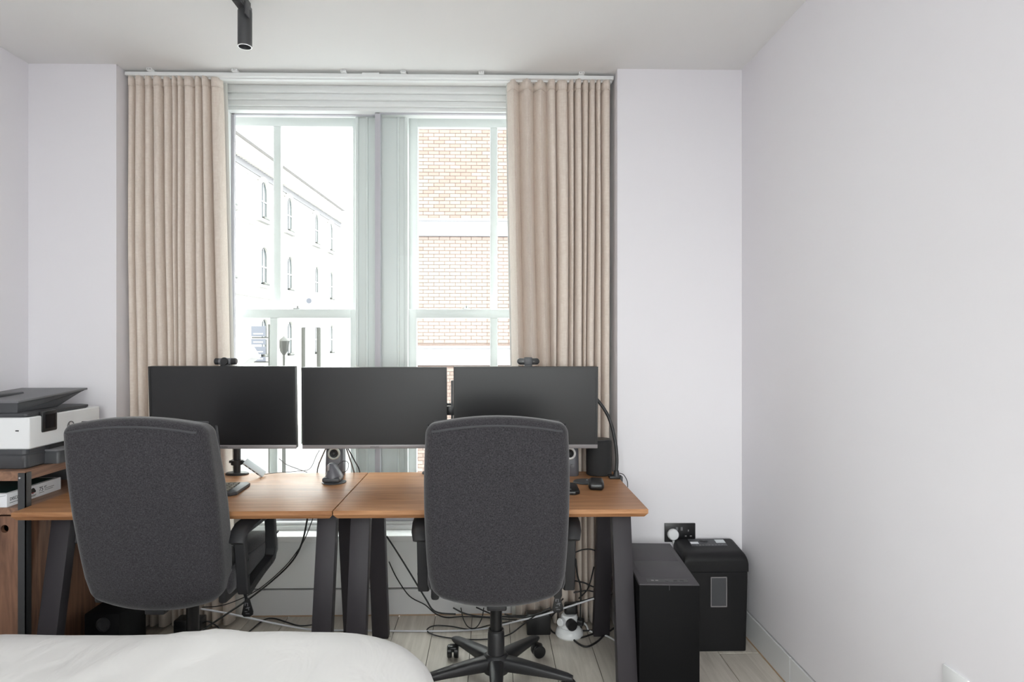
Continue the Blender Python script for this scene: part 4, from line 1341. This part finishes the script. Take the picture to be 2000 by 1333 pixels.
tag(obj('brickwork', hm_, 'brick', r, False), kind='stuff')

# pale Victorian terrace down the street, its front facing the road
r = thing('terrace_building', 'pale Victorian terrace with arched windows down the street', 'building', (-11.2, 31.6, 0), math.radians(-2.9))
Y0, Y1 = -13.0, 13.6
obj('facade', B().box(-9, 0, Y0, Y1, GZ, 9.95), 'stone', r, False)
obj('parapet', B().box(-1.2, .05, Y0, Y1, 9.95, 10.75).box(-1.3, .25, Y0, Y1 + .2, 10.68, 10.85), 'stone', r, False)
obj('parapet_coping', B().box(-1.2, .28, Y0, Y1 + .2, 10.56, 10.66), 'stoneb', r, False)
obj('cornice', B().box(-.2, .55, Y0, Y1 + .3, 10.0, 10.16).box(-.2, .40, Y0, Y1 + .2, 9.86, 10.0), 'stone', r, False)
obj('frieze', B().box(-.2, .06, Y0, Y1, 9.36, 9.72), 'stoneb', r, False)
d_ = B()
y = Y0
while y < Y1:
    d_.box(0, .34, y, y + .13, 9.66, 9.86)
    y += .26
tag(obj('dentil_course', d_, 'stone', r, False), kind='stuff')
for z0, z1, pr, mm in ((9.16, 9.24, .10, 'stone2'), (6.86, 7.02, .22, 'stone2'), (3.46, 3.66, .30, 'stone2')):
    obj('string_course', B().box(-.1, pr, Y0, Y1, z0, z1), mm, r, False)
def arch(w, h, n=10):
    pts = [(-w / 2, 0), (w / 2, 0), (w / 2, h - w / 2)]
    pts += [(w / 2 * math.cos(PI * k / n), h - w / 2 + w / 2 * math.sin(PI * k / n)) for k in range(1, n)]
    return pts + [(-w / 2, h - w / 2)]
gm = B().prism(arch(.95, 1.85), .01, .05, 'x').mesh('arched_window', False); gm.materials.append(M['oglass'])
sm_ = B()
o_ = arch(1.30, 2.08); i_ = arch(.97, 1.87)
n = len(o_)
V = [[sm_.bm.verts.new((xx, a, zz)) for a, zz in pts] for pts, xx in ((i_, .0), (i_, .16), (o_, .16), (o_, .0))]
for q_ in range(3):
    for k in range(n):
        sm_.bm.faces.new((V[q_][k], V[q_][(k + 1) % n], V[q_ + 1][(k + 1) % n], V[q_ + 1][k]))
surm = sm_.mesh('surround', False); surm.materials.append(M['stone'])
barm = B().box(.05, .08, -.03, .03, 0, 1.8).box(.05, .08, -.47, .47, .86, .93).mesh('sash_bar', False); barm.materials.append(M['conc'])
for z in (7.32, 4.12, 0.6):
    for y in (-3.6, 0.0, 3.45, 8.0, 11.0):
        wdw = obj('arched_window', gm, 'oglass', r, loc=(0, y, z))
        obj('surround', surm, 'stone', wdw)
        obj('sash_bar', barm, 'conc', wdw)
        obj('sill', B().box(0, .25, y - .75, y + .75, z - .14, z), 'stone2', r, False)
        obj('sill_plant', B().rbox((.18, y + .1, z + .06), (.16, .7, .16), .07, 2, 2, lambda p: p + Vector((0, 0, .05 * noise.noise(p * 9)))), 'post', r)

# farther grey block
r = thing('office_block', 'hazy grey block rising behind the terrace end', 'building', (-14.5, 60, 0))
obj('tower', B().box(-.45, .45, 0, 6, GZ, 8.9), 'slate', r, False)
for k in range(7):
    obj('floor_band', B().box(-.47, .47, -.05, .05, -1 + k * 1.4, -.8 + k * 1.4), 'conc', r, False)

# street furniture
r = thing('banner_sign', 'tall dark banner sign with pale lines by the street', 'sign', (-7.2, 20, GZ))
for k, (z0, z1) in enumerate(((4.92, 5.24), (4.66, 4.84), (4.36, 4.60), (4.14, 4.28))):
    o = obj('sign_panel', B().box(-.22, .22, 0, .05, z0, z1, .005, 1), 'signg', r, False)
    obj('pale_line', B().box(-.15, .15, -.006, .0, z0 + .06, z0 + .10), 'conc', o, False)
obj('sign_post', B().cyl((.32, .1, 0), (.32, .1, 5.3), .05, 10), 'post', r)
obj('sign_bracket', B().box(-.22, .36, .06, .10, 4.86, 4.90).box(-.22, .36, .06, .10, 4.1, 4.14), 'post', r, False)
r = thing('hanging_sign', 'square pale shop sign with a dark round mark', 'sign', (-8.37, 30, GZ))
obj('board', B().box(-.44, .44, 0, .12, 5.40, 7.05, .02, 1), 'conc', r, False)
obj('inset', B().box(-.36, .36, -.01, 0, 5.55, 6.92), 'slate', r, False)
obj('round_mark', B().cyl((-.08, -.012, 6.66), (-.08, -.02, 6.66), .12, 20), 'signg', r)
obj('sign_post', B().cyl((-.36, .06, 0), (-.36, .06, 5.4), .10, 10), 'post', r)
obj('sign_post', B().cyl((.36, .06, 0), (.36, .06, 5.4), .10, 10), 'post', r)
r = thing('street_lamp', 'slender dark street lamp left of the shop sign', 'street lamp', (-7.05, 22, GZ))
obj('post', B().cyl((0, 0, 0), (0, 0, 4.3), .07, 12, r2=.04), 'post', r)
obj('lantern', B().lathe([(0, 4.95), (.12, 4.85), (.20, 4.78), (.13, 4.42), (.05, 4.30), (0, 4.3)], 8), 'post', r)
r = thing('awning', 'pale shop awning low at the left of the street view', 'awning', (-7.0, 18, GZ))
obj('canopy', B().prism([(-.30, 4.6), (.08, 4.66), (.30, 4.30), (.06, 4.12), (-.30, 4.15)], 0, .8, 'y'), 'stone2', r, False)
obj('wall_bracket', B().box(-.6, -.28, .1, .7, 0, 4.6), 'stone', r, False)
